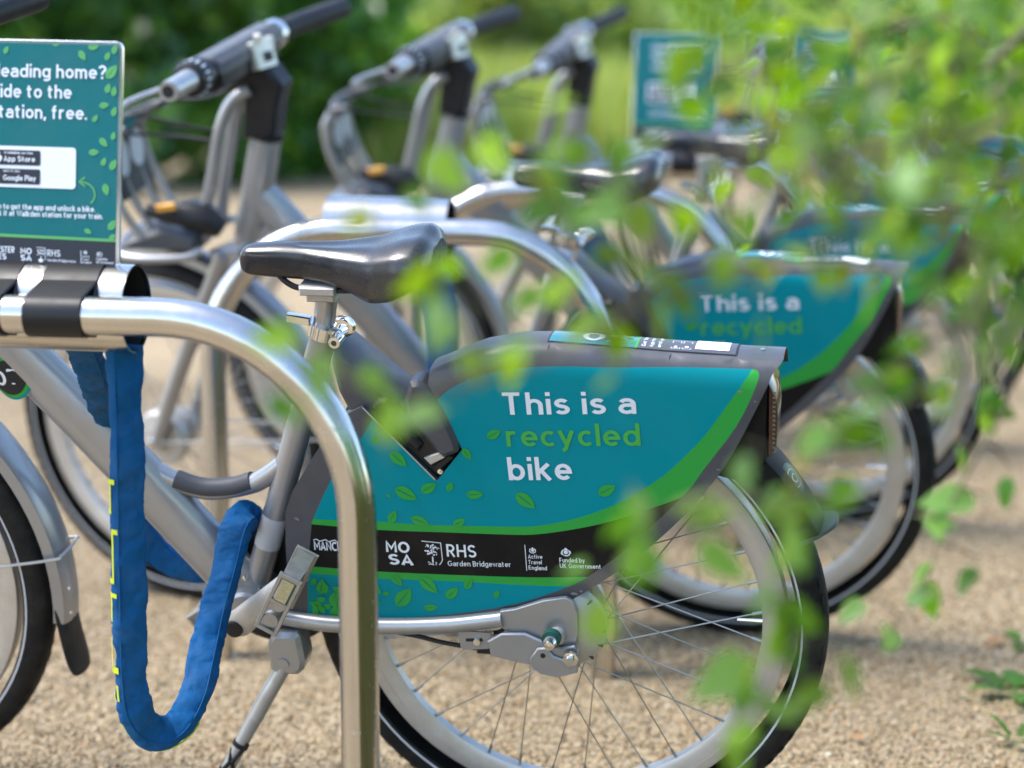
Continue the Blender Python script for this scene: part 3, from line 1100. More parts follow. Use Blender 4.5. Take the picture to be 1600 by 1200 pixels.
def loft_saddle(root):
    g = empty('saddle', (0, 0, 0), parent=root)
    k = 25
    V, Fc = [], []
    S = np.concatenate([np.array([0, .006, .014, .025, .04, .06]), np.linspace(.09, .94, 26), np.array([.96, .975, .988, .996, 1])])
    n = len(S)
    sx = -.3880 + .250 * S
    hw = np.interp(S, [0, .006, .014, .025, .05, .12, .35, .5, .62, .74, .86, .94, .975, .99, 1], [.002, .0075, .0115, .0145, .0175, .0205, .025, .035, .049, .064, .0735, .071, .064, .056, .045])
    zt = np.interp(S, [0, .006, .02, .05, .2, .5, .7, .85, .94, .98, 1], [.7995, .8065, .8115, .8160, .8195, .8205, .8255, .8375, .8405, .8350, .826])
    dp = np.interp(S, [0, .006, .02, .05, .2, .45, .58, .68, .8, .92, .98, 1], [.004, .014, .024, .032, .036, .037, .046, .060, .063, .052, .036, .018])
    for i in range(n):
        for j in range(k):
            a = -1 + 2 * j / (k - 1)
            th = a * PI * .5
            y = hw[i] * np.sign(math.sin(th)) * abs(math.sin(th)) ** .85 if abs(a) < .78 else hw[i] * np.sign(a) * (1.0 - .12 * ((abs(a) - .78) / .22))
            if abs(a) < .55:
                z = zt[i] - .0045 * (a / .55) ** 2 * (1 + 2 * S[i]) - .0035 * math.exp(-(a / .16) ** 2) * (S[i] > .3)
            else:
                u = (abs(a) - .55) / .45
                z = zt[i] - .0045 * (1 + 2 * S[i]) - dp[i] * (u ** 1.7)
            V.append((sx[i], y, z))
    for i in range(n - 1):
        for j in range(k - 1):
            Fc.append((i * k + j, i * k + j + 1, (i + 1) * k + j + 1, (i + 1) * k + j))
    Fc.append(tuple(range(k)))
    Fc.append(tuple((n - 1) * k + j for j in range(k))[::-1])
    for i in range(n - 1):                                # underside
        Fc.append((i * k, (i + 1) * k, (i + 1) * k + k - 1, i * k + k - 1))
    o = obj('seat_pad', (V, Fc), MATS['vinyl'], g, smooth=60)
    sb = o.modifiers.new('round', 'SUBSURF')
    sb.levels = sb.render_levels = 1
    for s in (-1, 1):
        obj('rail', tube(bez([(-.345, s * .010, .792), (-.325, s * .018, .775), (-.30, s * .021, .768), (-.24, s * .022, .768), (-.20, s * .030, .775), (-.185, s * .04, .79)], 5), .0037, 8), MATS['black_plastic'], g)
    obj('clamp_block', join(box((-.284, 0, .768), (.046, .062, .012), .003), box((-.284, 0, .757), (.036, .040, .014), .003)), MATS['cast_alloy'], g)
    return g


def make_bike(name='hire_bicycle'):
    root = empty(name)
    sp, pl, ca, ch, bk = (MATS[k] for k in ('silver_paint', 'silver_plain', 'cast_alloy', 'chrome', 'black_plastic'))
    # ---- frame
    fr = empty('frame', parent=root)
    dt0, dt1 = np.array((-.420, 0, .3204)), np.array((-.815, 0, .792))
    pts = [dt0 + (dt1 - dt0) * i / 12 + np.array((0, 0, .006 * math.sin(PI * i / 12))) for i in range(13)]
    obj('down_tube', tube(pts, [.024 + .002 * math.sin(PI * i / 12) for i in range(13)], 24, up=(0, 1, 0), ry=.024), sp, fr)
    o = fr.children[-1]
    o.data.clear_geometry()
    v, f = tube([p + np.array((0, 0, .004)) for p in pts], [.037 - .0035 * i / 12 for i in range(13)], 26, up=(0, 1, 0), ry=.0245)
    o.data.from_pydata([tuple(p) for p in v], [], f)
    o.data.polygons.foreach_set('use_smooth', [True] * len(f))
    o.data.set_sharp_from_angle(angle=R(40))
    obj('seat_tube', rod((-.4230, 0, .3150), (-.2890, 0, .7030), .0170, 20), sp, fr)
    obj('step_tube', tube(bez([(-.556, 0, .516), (-.530, 0, .500), (-.5, 0, .4859), (-.4614, 0, .4775), (-.4076, 0, .489), (-.382, 0, .503), (-.360, 0, .520)], 6), .0128, 16), sp, fr)
    pad = tube(bez([(-.508, 0, .4895), (-.4850, 0, .4820), (-.4614, 0, .4790), (-.43, 0, .4830), (-.403, 0, .4925)], 6), .0134, 16)
    obj('step_pad', xform(pad, Matrix.Translation((0, 0, .0012))), MATS['dark_pad'], fr)
    obj('bottom_bracket', lathe([(0, -.040), (.022, -.040), (.026, -.036), (.026, .036), (.022, .04), (0, .04)], 28, (-.4180, 0, .3240)), sp, fr)
    for s in (-1, 1):
        obj('chainstay', tube(bez([(-.415, s * .022, .3285), (-.385, s * .046, .3270), (-.3117, s * .056, .3238), (-.2263, s * .057, .3258), (-.1419, s * .057, .3340), (-.0700, s * .057, .3475)], 5), .0108, 14), sp, fr)
        y = s * .058
        pl_ = [(-.072, .360), (-0.0539, .3640), (-0.0167, .3790), (0.0118, .3850), (.0210, .3800), (0.0262, .3660), (0.0265, .3365), (.022, .318), (.010, .312), (-.02, .310), (-.055, .318), (-.072, .338)]
        obj('dropout', prism(pl_, y - s * -.003, y - s * .004, .001), sp, fr)
    obj('arm_plate', prism([(-.0890, .3200), (-.0700, .3330), (-.040, .335), (-.010, .322), (.006, .318), (.022, .322), (.0290, .312), (.026, .288), (.008, .2815), (-.012, .2825), (-.034, .290), (-.060, .2935), (-.085, .2990)], -.064, -.0695, .0018), sp, fr)
    obj('arm_plate', prism([(-.034, .303), (-.024, .318), (-.012, .320), (-.004, .308), (.012, .303), (.024, .310), (.030, .330), (.026, .286), (.000, .277), (-.02, .280), (-.032, .288)], -.0697, -.0745, .0018), sp, fr)
    obj('axle_nut', join(lathe([(0, -.094), (.006, -.0935), (.0085, -.088), (.0090, -.080), (.0090, -.074)], 18, (-.0050, 0, .3338))), ch, fr)
    obj('axle_washer', lathe([(.0, -.0795), (.0118, -.0795), (.0118, -.0700)], 20, (-.0050, 0, .3345)), MATS['green_ring'], fr)
    obj('brake_bolt', join(lathe([(0, -.086), (.0058, -.086), (.0058, -.079), (.0098, -.0785), (.0098, -.0735)], 12, (.0184, 0, .3079))), ch, fr)
    obj('bolt_hole', lathe([(0, -.0752), (.0034, -.0752), (.0034, -.0740)], 12, (-.0170, 0, .3085)), MATS['deep_black'], fr)
    obj('cable_bracket', join(prism([(-.1290, .3270), (-.1265, .3020), (-.1225, .2990), (-.0900, .3030), (-.0870, .3070), (-.0855, .3270)], -.0560, -.0590, .0007)), sp, fr)
    obj('bracket_slot', prism([(-.119, .3120), (-.119, .3165), (-.098, .3185), (-.096, .3140)], -.0592, -.0585), MATS['deep_black'], fr)
    obj('bracket_bolt', lathe([(0, -.0640), (.0045, -.0640), (.0050, -.0595)], 12, (-.1040, 0, .3145)), ch, fr)
    obj('cable_clamp', join(box((-.0960, -.05, .2975), (.022, .012, .010), .002), box((-.0830, -.05, .2960), (.012, .012, .012), .002)), bk, fr)
    obj('brake_cable', tube(bez([(-.385, -.03, .330), (-.33, -.050, .316), (-.25, -.052, .318), (-.19, -.052, .312), (-.15, -.052, .3040), (-.1, -.051, .2975)], 5), .0030, 8), bk, fr)
    obj('brake_wire', tube(bez([(-.085, -.051, .297), (-.05, -.06, .2945), (-.03, -.066, .290)], 4), .0012, 6), bk, fr)
    obj('brake_cable', tube(bez([(-.085, -.045, .3190), (-.075, -.045, .323), (-.062, -.045, .335)], 4), .0028, 8), bk, fr)
    obj('head_tube', tube([(-.8450, 0, .690), (-.8330, 0, .735), (-.8000, 0, .860), (-.7880, 0, .9050)], [.026, .028, .027, .026], 22, ry=[.026, .026, .026, .026]), sp, fr)
    obj('head_gusset', prism([(-.835, .72), (-.770, .775), (-.728, .715), (-.700, .675), (-.74, .655), (-.80, .70)], -.0200, .0200, .004), sp, fr)
    obj('serial_sticker', tube([(-.3925, 0, .4030), (-.3770, 0, .4480)], .01725, 20, cap=False), MATS['reflex'], fr)
    for q in ((-.4210, .3620), (-.404, .345)):
        obj('frame_bolt', lathe([(0, -.0215), (.0035, -.0205), (.0042, -.0170)], 10, (q[0], 0, q[1])), ch, fr)
    # badge with number on the down tube, camera side
    bd = empty('number_badge', parent=root)
    ang = math.atan2(dt1[2] - dt0[2], dt1[0] - dt0[0])
    def on_dt(a, b_, li=0):
        # a along x, b along z about the badge centre, wrapped on the oval tube
        cx, cz = -.7085, .6360
        c_, s_ = math.cos(ang), math.sin(ang)
        u = a * c_ + b_ * s_
        v_ = -a * s_ + b_ * c_
        y = -.0235 * math.sqrt(max(0.0, 1 - (v_ / .0345) ** 2)) - .0012 - .0003 * li
        return (cx + a, y, cz + b_)
    def dsc(r0, li, mat, nm):
        V, Fc = [], []
        rings = 6
        for i in range(rings + 1):
            for k in range(40):
                V.append(on_dt(r0 * i / rings * math.cos(2 * PI * k / 40), r0 * i / rings * math.sin(2 * PI * k / 40), li))
        for i in range(rings):
            for k in range(40):
                k2 = (k + 1) % 40
                Fc.append((i * 40 + k, i * 40 + k2, (i + 1) * 40 + k2, (i + 1) * 40 + k))
        return obj(nm, (V, Fc), mat, bd)
    dsc(.0315, 0, MATS['teal_print'], 'badge_ring')
    dsc(.0285, 1, MATS['green_print'], 'badge_ring')
    dsc(.0240, 2, MATS['black_plastic'], 'badge_disc')
    text_on('lettering', '07', lambda a, b_, li: on_dt(a, b_, 3 + li), (-.018, -.012), (.017, -.006), .021, MATS['white_print'], bd, t=.17)
    # ---- seat post and saddle
    spost = empty('seat_post', parent=root)
    obj('post', rod((-.2930, 0, .690), (-.2800, 0, .7600), .0135, 18), pl, spost)
    ring = tube([(-.2902, 0, .6990), (-.2856, 0, .7150)], .0205, 22)
    obj('seat_clamp', ring, ch, spost)
    obj('clamp_bolt', join(lathe([(.0036, -.0400), (.0072, -.0395), (.0078, -.030), (.0078, -.012)], 16, (-.2650, 0, .7060)), box((-.267, -.008, .7075), (.016, .022, .013), .002)), ch, spost)
    obj('clamp_bolt', lathe([(0, -.0385), (.0042, -.0385)], 12, (-.2650, 0, .7060)), MATS['deep_black'], spost)
    obj('clamp_lever', tube(bez([(-.256, -.022, .713), (-.247, -.024, .719), (-.249, -.022, .727), (-.262, -.018, .728), (-.268, -.014, .720)], 5), .0036, 10, ry=.006), ch, spost)
    obj('clamp_lever', box((-.3180, -.006, .7230), (.030, .012, .011), .002, (0, R(8), 0)), ch, spost)
    loft_saddle(root)
    # ---- rear wheel, cover, lock, light, mudguard
    make_wheel('rear_wheel', 0, root, 'rear')
    build_cover(root)
    arm = [(-.2665, .6990), (-0.2089, .6498), (-.1750, .6230), (-.160, .600), (-.2000, .5700), (-.2480, .6050), (-.2640, .6420), (-.2700, .6800)]
    obj('cover_arm', prism(arm, -.0430, .040, .006), MATS['shell_grey'], root)
    lk = empty('wheel_lock', parent=root)
    obj('lock_recess', prism([(-.222, .612), (-.1462, .5380), (-.1430, .5400), (-.1140, .5770), (-.1280, .6130), (-.1480, .6420), (-.1700, .6120), (-.190, .632)], -.0445, -.012, .001), MATS['deep_black'], lk)
    obj('lock_dome', prism(smooth_line([(-0.1700, .6640), (-.158, .6660), (-0.1480, .6560), (-.1360, .6370), (-0.1249, .6141), (-0.1140, .5800), (-.1240, .5700), (-.1370, .5690), (-.1560, .592), (-0.1730, .6150), (-0.1780, .6400)], 3), -.0565, -.015, .006), MATS['shell_grey'], lk)
    obj('lock_dome', prism([(-.222, .628), (-.212, .640), (-.200, .640), (-.184, .612), (-.160, .580), (-.166, .570), (-.182, .582), (-.215, .612)], -.0520, -.015, .005), MATS['black_plastic'], lk)
    obj('lock_part', prism([(-.160, .5620), (-.140, .5700), (-.133, .5640), (-.152, .5530)], -.0490, -.02, .001), MATS['cast_alloy'], lk)
    obj('lock_part', prism([(-.150, .5500), (-.128, .5670), (-.122, .5640), (-.146, .5430)], -.0485, -.02, .001), MATS['black_plastic'], lk)
    obj('lock_bolt', lathe([(0, -.0515), (.0035, -.051), (.0045, -.0470)], 10, (-.1400, 0, .5455)), ch, lk)
    rim_line = tube([(-.2320, -.0512, .6275), (-.1470, -.0512, .5345)], .0011, 6)
    obj('lock_edge', rim_line, MATS['silver_plain'], lk)
    rl = empty('rear_light', parent=root)
    obj('light_body', prism([(.2560, .672), (.2380, .636), (.205, .575), (.190, .552), (.220, .545), (.2530, .566), (.2560, .577)], -.0380, .038, .003), MATS['matt_black'], rl)
    obj('lens', prism([(.2570, .6720), (.2655, .6600), (.2680, .6300), (.2665, .5900), (.2600, .5760), (.2560, .5760)], -.0330, .033, .003), MATS['red_lens'], rl)
    for k in range(14):
        obj('lens_rib', box((.2640, -.0333, .584 + .0058 * k), (.0035, .0020, .0020)), MATS['chrome'], rl)
    mg = empty('rear_mudguard', parent=root)
    obj('guard_blade', arc_plate(.3530, .036, R(24), R(100), (0, 0, HUB_Z), .026), MATS['matt_black'], mg)
    lipa = R(24)
    V, Fc = [], []
    for k in range(15):
        t = -1 + 2 * k / 14
        r_ = .3520 - .028 * abs(t) ** 3
        ro_ = r_ + .020 * (1 - .35 * abs(t) ** 3)
        for rr_, da in ((r_, -.010), (ro_, -.006), (ro_, .006), (r_, .010)):
            V.append((rr_ * math.cos(lipa + da), t * .0375, HUB_Z + rr_ * math.sin(lipa + da)))
    for k in range(14):
        for q in range(4):
            q2 = (q + 1) % 4
            Fc.append((k * 4 + q, k * 4 + q2, (k + 1) * 4 + q2, (k + 1) * 4 + q))
    Fc += [(0, 1, 2, 3), (56, 59, 58, 57)]
    obj('guard_lip', (V, Fc), MATS['cover_grey'], mg)
    # round sticker on the mudguard
    V, Fc = [], []
    def on_mg(a, b_, li=0):
        th = R(36) + a / .356
        r_ = .3552 + .0004 * li - .012 * (abs(b_) / .03) ** 3
        return (r_ * math.cos(th), b_, HUB_Z + r_ * math.sin(th))
    for li, (r0, mt) in enumerate(((.021, 'green_ring'), (.0125, 'white_print'), (.0112, 'green_ring'), (.006, 'white_print'), (.0045, 'green_ring'))):
        V, Fc = [], []
        for i in range(4):
            for k in range(28):
                V.append(on_mg(r0 * i / 3 * math.cos(2 * PI * k / 28), -.012 + r0 * i / 3 * math.sin(2 * PI * k / 28), li))
        for i in range(3):
            for k in range(28):
                k2 = (k + 1) % 28
                Fc.append((i * 28 + k, i * 28 + k2, (i + 1) * 28 + k2, (i + 1) * 28 + k))
        obj('round_sticker', (V, Fc), MATS[mt], mg)
    # ---- cranks, pedals, kickstand
    obj('chain_guard', lathe([(0, .034), (.088, .034), (.095, .038), (.095, .046), (.088, .05), (0, .05)], 48, (-.4020, 0, .3290)), bk, root)
    obj('belt_case', prism([(-.41, .3560), (-.20, .3500), (-.02, .3450), (-.02, .3080), (-.20, .2960), (-.41, .262)], .040, .052, .003), bk, root)
    ck = empty('crank', parent=root)
    p0, p1 = np.array((-.4174, -.0720, .3226)), np.array((-.3180, -.0900, .4150))
    obj('crank_arm', tube([p0 - (p1 - p0) * .12, p0 - (p1 - p0) * .06, p0, p0 + (p1 - p0) * .35, p0 + (p1 - p0) * .75, p1, p1 + (p1 - p0) * .06], [.009, .0155, .0190, .0170, .0150, .0135, .006], 16, up=(0, 1, 0), ry=[.006, .008, .0095, .009, .008, .008, .005]), ca, ck)
    obj('axle_cap', lathe([(0, -.0850), (.0108, -.0845), (.0118, -.0820), (.0118, -.078)], 24, (-.4185, 0, .3216)), bk, ck)
    q0, q1 = np.array((-.4174, .0720, .3226)), np.array((-.5200, .0900, .2350))
    obj('crank_arm', tube([q0, q0 + (q1 - q0) * .5, q1, q1 + (q1 - q0) * .06], [.0165, .0140, .0125, .006], 14, up=(0, 1, 0), ry=.008), ca, ck)
    def pedal(c, ang, sgn):
        pd = empty('pedal', c, (0, -ang, 0), parent=root)
        # local x along the platform, y outward, z thickness
        o_, i_ = sgn * .082, sgn * .014
        for y in (i_, o_):
            for z in (-.0125, .0125):
                obj('cage_bar', box((0, y, z), (.088, .005, .0052), .001), MATS['pedal_alloy'], pd)
            for x in (-.041, 0.002, .041):
                obj('cage_bar', box((x, y, 0), (.006, .005, .022), .001), MATS['pedal_alloy'], pd)
        for x in (-.041, .041):
            obj('cage_bar', box((x, sgn * .050, 0), (.005, .066, .022), .001), MATS['pedal_alloy'], pd)
        obj('reflector', box((.0215, o_ + sgn * .0012, 0), (.032, .004, .016), .0008), MATS['amber_pale'], pd)
        obj('pedal_body', join(rod((0, 0, 0), (0, sgn * .083, 0), .0105, 16), box((0, sgn * .045, 0), (.078, .030, .012), .002)), MATS['pedal_alloy'], pd)
        obj('pedal_body', xform(lathe([(0, -.0835), (.0095, -.0830), (.0105, -.076)], 16), Matrix.Translation((-.026, 0 if sgn < 0 else .1595, 0))), MATS['pedal_alloy'], pd)
        return pd
    pedal((-.3225, -.0860, .4140), R(62), -1)
    pedal((-.5200, .0900, .2350), R(35), 1)
    ks = empty('kickstand', parent=root)
    obj('hinge', prism([(-0.3800, .2950), (-0.3740, .3090), (-.3690, .3125), (-0.3400, .3140), (-.3360, .3100), (-0.3320, .2720), (-.3350, .2600), (-0.3440, .2520), (-0.3720, .2500), (-.3800, .2580)], -.0740, -.030, .006), sp, ks)
    obj('hinge_pin', lathe([(0, -.0765), (.0075, -.0760), (.0085, -.0720)], 18, (-.3600, 0, .2700)), sp, ks)
    obj('leg', tube(bez([(-.364, -.060, .262), (-.372, -.064, .246), (-.386, -.070, .222), (-.405, -.077, .188)], 5), [.0150] * 6 + [.0140] * 5 + [.0125] * 5, 16, ry=.0105), sp, ks)
    obj('leg', tube([(-.403, -.0765, .192), (-.4400, -.0930, .125), (-.4900, -.1180, .033)], [.0102, .0092, .0085], 14), sp, ks)
    cc = np.array((-.4260, -.0870, .150))
    dd = np.array((-.087, -.0415, -.159))
    dd /= np.linalg.norm(dd)
    for k in (0, 1):
        e_ = cc + dd * (.045 * k)
        obj('rubber_strap', tube([e_ - dd * .003, e_ + dd * .003], .0112, 14), MATS['rubber'], ks)
    for s in (-1, 1):
        sd = np.array((.011 * s, -.004, .004 * s))
        obj('rubber_strap', tube([cc + sd, cc + dd * .022 + sd * .2 + np.array((0, -.010, 0)), cc + dd * .045 + sd], .0030, 8), MATS['rubber'], ks)
    obj('foot', tube([(-.4850, -.1155, .044), (-.4960, -.1215, .0285)], [.0115, .0135], 14), MATS['rubber'], ks)
    # ---- front: fork, wheel, mudguard, carrier, bars
    make_wheel('front_wheel', WB, root, 'front')
    fk = empty('fork', parent=root)
    obj('fork_crown', prism([(-.885, .705), (-.82, .715), (-.815, .685), (-.875, .668)], -.062, .062, .006), sp, fk)
    for s in (-1, 1):
        obj('fork_blade', tube(bez([(-.855, s * .055, .700), (-.905, s * .057, .600), (-.975, s * .058, .460), (-1.015, s * .058, .370), (WB, s * .058, .330)], 5), [.0165] * 8 + [.0150] * 6 + [.0135] * 7, 14), sp, fk)
        obj('fork_tip', prism([(WB - .016, .318), (WB + .016, .318), (WB + .022, .352), (WB + .004, .366), (WB - .014, .350)], s * .055, s * .066, .001), ca, fk)
        obj('wheel_nut', lathe([(0, s * .080), (.008, s * .079), (.0105, s * .072), (.0105, s * .066)], 14, (WB, 0, .334)), ch, fk)
    fm = empty('front_mudguard', parent=root)
    obj('guard_blade', arc_plate(.3590, .0280, R(-9), R(99), (WB, 0, HUB_Z), .018), MATS['silver_paint'], fm)
    c_ = (WB, HUB_Z)
    th = R(-8)
    fl = [(.352, R(-4)), (.358, R(-10)), (.366, R(-15)), (.378, R(-19.5)), (.386, R(-21.5))]
    V, Fc = [], []
    for i, (r_, a) in enumerate(fl):
        hw = (.0275, .0285, .030, .031, .024)[i]
        for j in range(7):
            t = -1 + 2 * j / 6
            rr_ = r_ - .014 * abs(t) ** 2.5 * (1 - i * .12)
            V.append((c_[0] + rr_ * math.cos(a), t * hw, c_[1] + rr_ * math.sin(a)))
    for i in range(len(fl) - 1):
        for j in range(6):
            Fc.append((i * 7 + j, i * 7 + j + 1, (i + 1) * 7 + j + 1, (i + 1) * 7 + j))
    o = obj('mud_flap', (V, Fc), MATS['flap_rubber'], fm)
    sm = o.modifiers.new('thick', 'SOLIDIFY')
    sm.thickness = .004
    sb = o.modifiers.new('round', 'SUBSURF')
    sb.levels = sb.render_levels = 2
    for s in (-1, 1):
        a = R(8)
        obj('stay', tube(bez([(WB, s * .064, .334), (WB + .18, s * .052, .356), (WB + .345, s * .034, .378), (WB + .361, s * .024, .381), (WB + .3645, 0, .382)], 5), .0021, 8), MATS['cast_alloy'], fm)
    for a in (-7, -1):
        obj('rivet', lathe([(0, -.0012), (.003, -.0008), (.0035, .001)], 10), ch, fm, loc=(WB + .3595 * math.cos(R(a)), -.012, HUB_Z + .3595 * math.sin(R(a))), rot=(0, 0, PI / 2))
    st = empty('stem', parent=root)
    stem = [(-.8230, .8980), (-.7640, .9040), (-.7540, .9560), (-.7420, .9900), (-.7640, 1.0220), (-.8000, 1.0340), (-.8560, 1.0280), (-.8840, .9960), (-.8680, .9760), (-.8400, .9900), (-.8130, .9720)]
    obj('stem_body', prism(stem, -.0290, .029, .007), bk, st)
    obj('stem_collar', tube([(-.7905, 0, .896), (-.7885, 0, .9045)], .0285, 20), bk, st)
    hb = empty('handlebar', parent=root)
    bx, bz = -.816, 1.0440
    obj('bar_tube', tube(bez([(bx + .006, -.300, bz + .004), (bx, -.15, bz), (bx, .10, bz), (bx + .03, .2, bz + .005), (bx + .06, .31, bz + .008)], 6), .0135, 16), pl, hb)
    cover = [(bx - .031, bz - .012), (bx - .029, bz + .012), (bx - .013, bz + .024), (bx + .017, bz + .025), (bx + .031, bz + .014), (bx + .032, bz - .014), (bx + .013, bz - .026), (bx - .015, bz - .026)]
    obj('bar_cover', prism([(x, max(z, bz - .004)) for x, z in cover[:6]], -.165, .105, .004), MATS['cover_grey'], hb)
    obj('bar_cover', prism([(x * .98 + bx * .02, min(z, bz + .010) - .010) for x, z in cover], -.160, .075, .005), bk, hb)
    obj('gear_collar', lathe([(.0135, -.224), (.025, -.222), (.0285, -.214), (.0285, -.176), (.026, -.168), (.0135, -.165)], 24, (bx, 0, bz)), bk, hb)
    for k in range(16):
        a = 2 * PI * k / 16
        obj('gear_mark', box((bx + .0288 * math.cos(a), -.204, bz + .0288 * math.sin(a)), (.0012, .012, .003), 0, (0, -a, 0)), MATS['white_print'], hb)
    obj('bar_end', lathe([(.0100, -.3005), (.0155, -.3005), (.0160, -.296), (.0165, -.25), (.0180, -.224), (.01, -.222)], 24, (bx + .003, 0, bz + .002)), pl, hb)
    obj('bar_hole', lathe([(0, -.3008), (.0100, -.3008)], 20, (bx + .003, 0, bz + .002)), MATS['deep_black'], hb)
    obj('bar_ring', lathe([(.014, .106), (.024, .107), (.025, .120), (.024, .133), (.014, .134)], 22, (bx + .003, 0, bz)), ch, hb)
    obj('grip', tube(bez([(bx + .006, .136, bz), (bx + .022, .19, bz + .004), (bx + .045, .26, bz + .007), (bx + .062, .315, bz + .008)], 5), [.0170] + [.0185] * 13 + [.019, .0175], 18), MATS['flap_rubber'], hb)
    for s in (-1, 1):
        y0 = -.235 if s < 0 else .14
        obj('brake_lever', tube(bez([(bx - .022, y0, bz - .006), (bx - .045, y0 + s * .03, bz - .010), (bx - .062, y0 + s * .07, bz - .014), (bx - .066, y0 + s * .10, bz - .018)], 5), [.0075] * 4 + [.0060] * 11 + [.0070], 12, ry=.0050), pl, hb)
    bl = obj('bell', join(box((bx + .040, -.020, bz - .002), (.016, .050, .046), .003, (0, R(-14), R(-18))), box((bx + .040, -.030, bz + .026), (.010, .014, .014), .002), box((bx + .042, .012, bz + .010), (.010, .016, .020), .002)), MATS['bell_metal'], hb)
    obj('bell_slot', box((bx + .0495, -.018, bz - .006), (.0030, .022, .016), 0, (0, R(-14), R(-18))), MATS['deep_black'], bl)
    cr = empty('front_carrier', parent=root)
    for s in (-1, 1):
        obj('carrier_tube', tube(bez([(-.800, s * .030, .985), (-.830, s * .034, .968), (-.854, s * .038, .925), (-.871, s * .040, .866), (-.889, s * .042, .80), (-.905, s * .044, .725)], 6), .0105, 14), sp, cr)
    obj('carrier_tube', tube(bez([(-.895, -.085, .722), (-.92, -.10, .714), (-1.0, -.105, .712), (-1.045, -.085, .716), (-1.058, 0, .718), (-1.045, .085, .716), (-1.0, .105, .712), (-.92, .10, .714), (-.895, .085, .722)], 6), .0075, 12), sp, cr)
    obj('tray', prism([(-1.050, .720), (-.900, .720), (-.905, .742), (-.96, .760), (-1.02, .742)], -.088, .088, .008), MATS['cover_grey'], cr)
    for k, y in enumerate((-.080, -.030, .030, .080)):
        obj('upright', tube(bez([(-.995, y, .735), (-1.020, y * 1.05, .775), (-1.042, y * 1.1, .83), (-1.050, y * 1.1, .885), (-1.036, y * 1.05, .918)], 5), .0085, 10, up=(0, 1, 0), ry=.005), sp, cr)
    obj('top_rail', tube(bez([(-1.00, -.088, .930), (-1.030, -.080, .924), (-1.042, 0, .925), (-1.030, .080, .924), (-1.00, .088, .930)], 5), .009, 12), MATS['cover_grey'], cr)
    obj('plate', prism([(-1.036, .930), (-1.046, .900), (-1.044, .85), (-1.032, .80), (-1.027, .80), (-1.039, .85), (-1.041, .900), (-1.031, .930)], -.070, .070, .001), MATS['black_plastic'], cr)
    for y0, y1, z0, z1, mt in ((-.066, .066, .905, .928, 'teal_print'), (-.062, -.004, .835, .900, 'reflex'), (.004, .062, .835, .900, 'reflex')):
        V = []
        for k in range(20):
            a = 2 * PI * k / 20
            zz_ = (z0 + z1) / 2 + (z1 - z0) / 2 * math.sin(a)
            V.append((float(np.interp(zz_, [.80, .85, .90, .93], [-1.0258, -1.0378, -1.0398, -1.0298])), (y0 + y1) / 2 + (y1 - y0) / 2 * math.cos(a), zz_))
        obj('plate_print', (V, [tuple(range(20))]), MATS[mt], cr, smooth=0)
    fl_ = empty('front_light', parent=root)
    obj('light_barrel', join(tube([(-.862, -.060, .752), (-.880, -.060, .764), (-.915, -.060, .775), (-.935, -.060, .780)], [.016, .024, .026, .020], 16), tube([(-.905, -.075, .770), (-.945, -.080, .784), (-.985, -.082, .790)], [.012, .017, .010], 14)), bk, fl_)
    obj('reflector', box((-.945, -.092, .800), (.036, .010, .014), .003, (0, R(-8), 0)), MATS['amber'], fl_)
    cb = empty('cable_loom', parent=root)
    for pa in ([(-.820, -.02, 1.005), (-.88, -.03, .985), (-.97, -.02, .955), (-1.03, -.01, .935)], [(-.82, .01, .99), (-.90, .03, .955), (-.98, .04, .945), (-1.03, .03, .932)],
               [(-.86, -.04, .915), (-.91, -.05, .925), (-.97, -.055, .94), (-1.0, -.06, .945)], [(-.865, -.02, .89), (-.94, -.01, .895), (-1.03, -.02, .90)], [(-.84, -.2, 1.035), (-.90, -.16, .99), (-.99, -.08, .95), (-1.03, -.03, .935)]):
        obj('cable', tube(bez(pa, 6), .0032, 8), bk, cb)
    return root


BIKE_YAW, BIKE_LEAN = R(11.8), R(12.9)
BASE = Vector((0.08416, 2.42855, 0.0004))
STEP = Vector((.3413, .9160, 0))


def seat_bike(b, off, dyaw=0.0, dlean=0.0, shift=(0, 0)):
    b.location = BASE + STEP * off + Vector((shift[0], shift[1], 0))
    b.rotation_euler = (BIKE_LEAN + dlean, 0, -BIKE_YAW + dyaw)


def to_world(b):
    from mathutils import Euler
    return Matrix.Translation(b.location) @ Euler(b.rotation_euler).to_matrix().to_4x4()


bike = make_bike()
seat_bike(bike, 0)
GRP = 'hire bicycles parked side by side in a row'
tag(bike, 'nearest grey hire bicycle, its teal rear wheel cover fully in focus', 'bicycle', GRP)
BIKES = [bike]


def turn(k, a):
    # steer a front-end part about the head tube's axis
    p0 = Vector((-.845, 0, .690))
    ax = (Vector((-.788, 0, .905)) - p0).normalized()
    k.matrix_basis = Matrix.Translation(p0) @ Matrix.Rotation(a, 4, ax) @ Matrix.Translation(-p0) @ k.matrix_basis


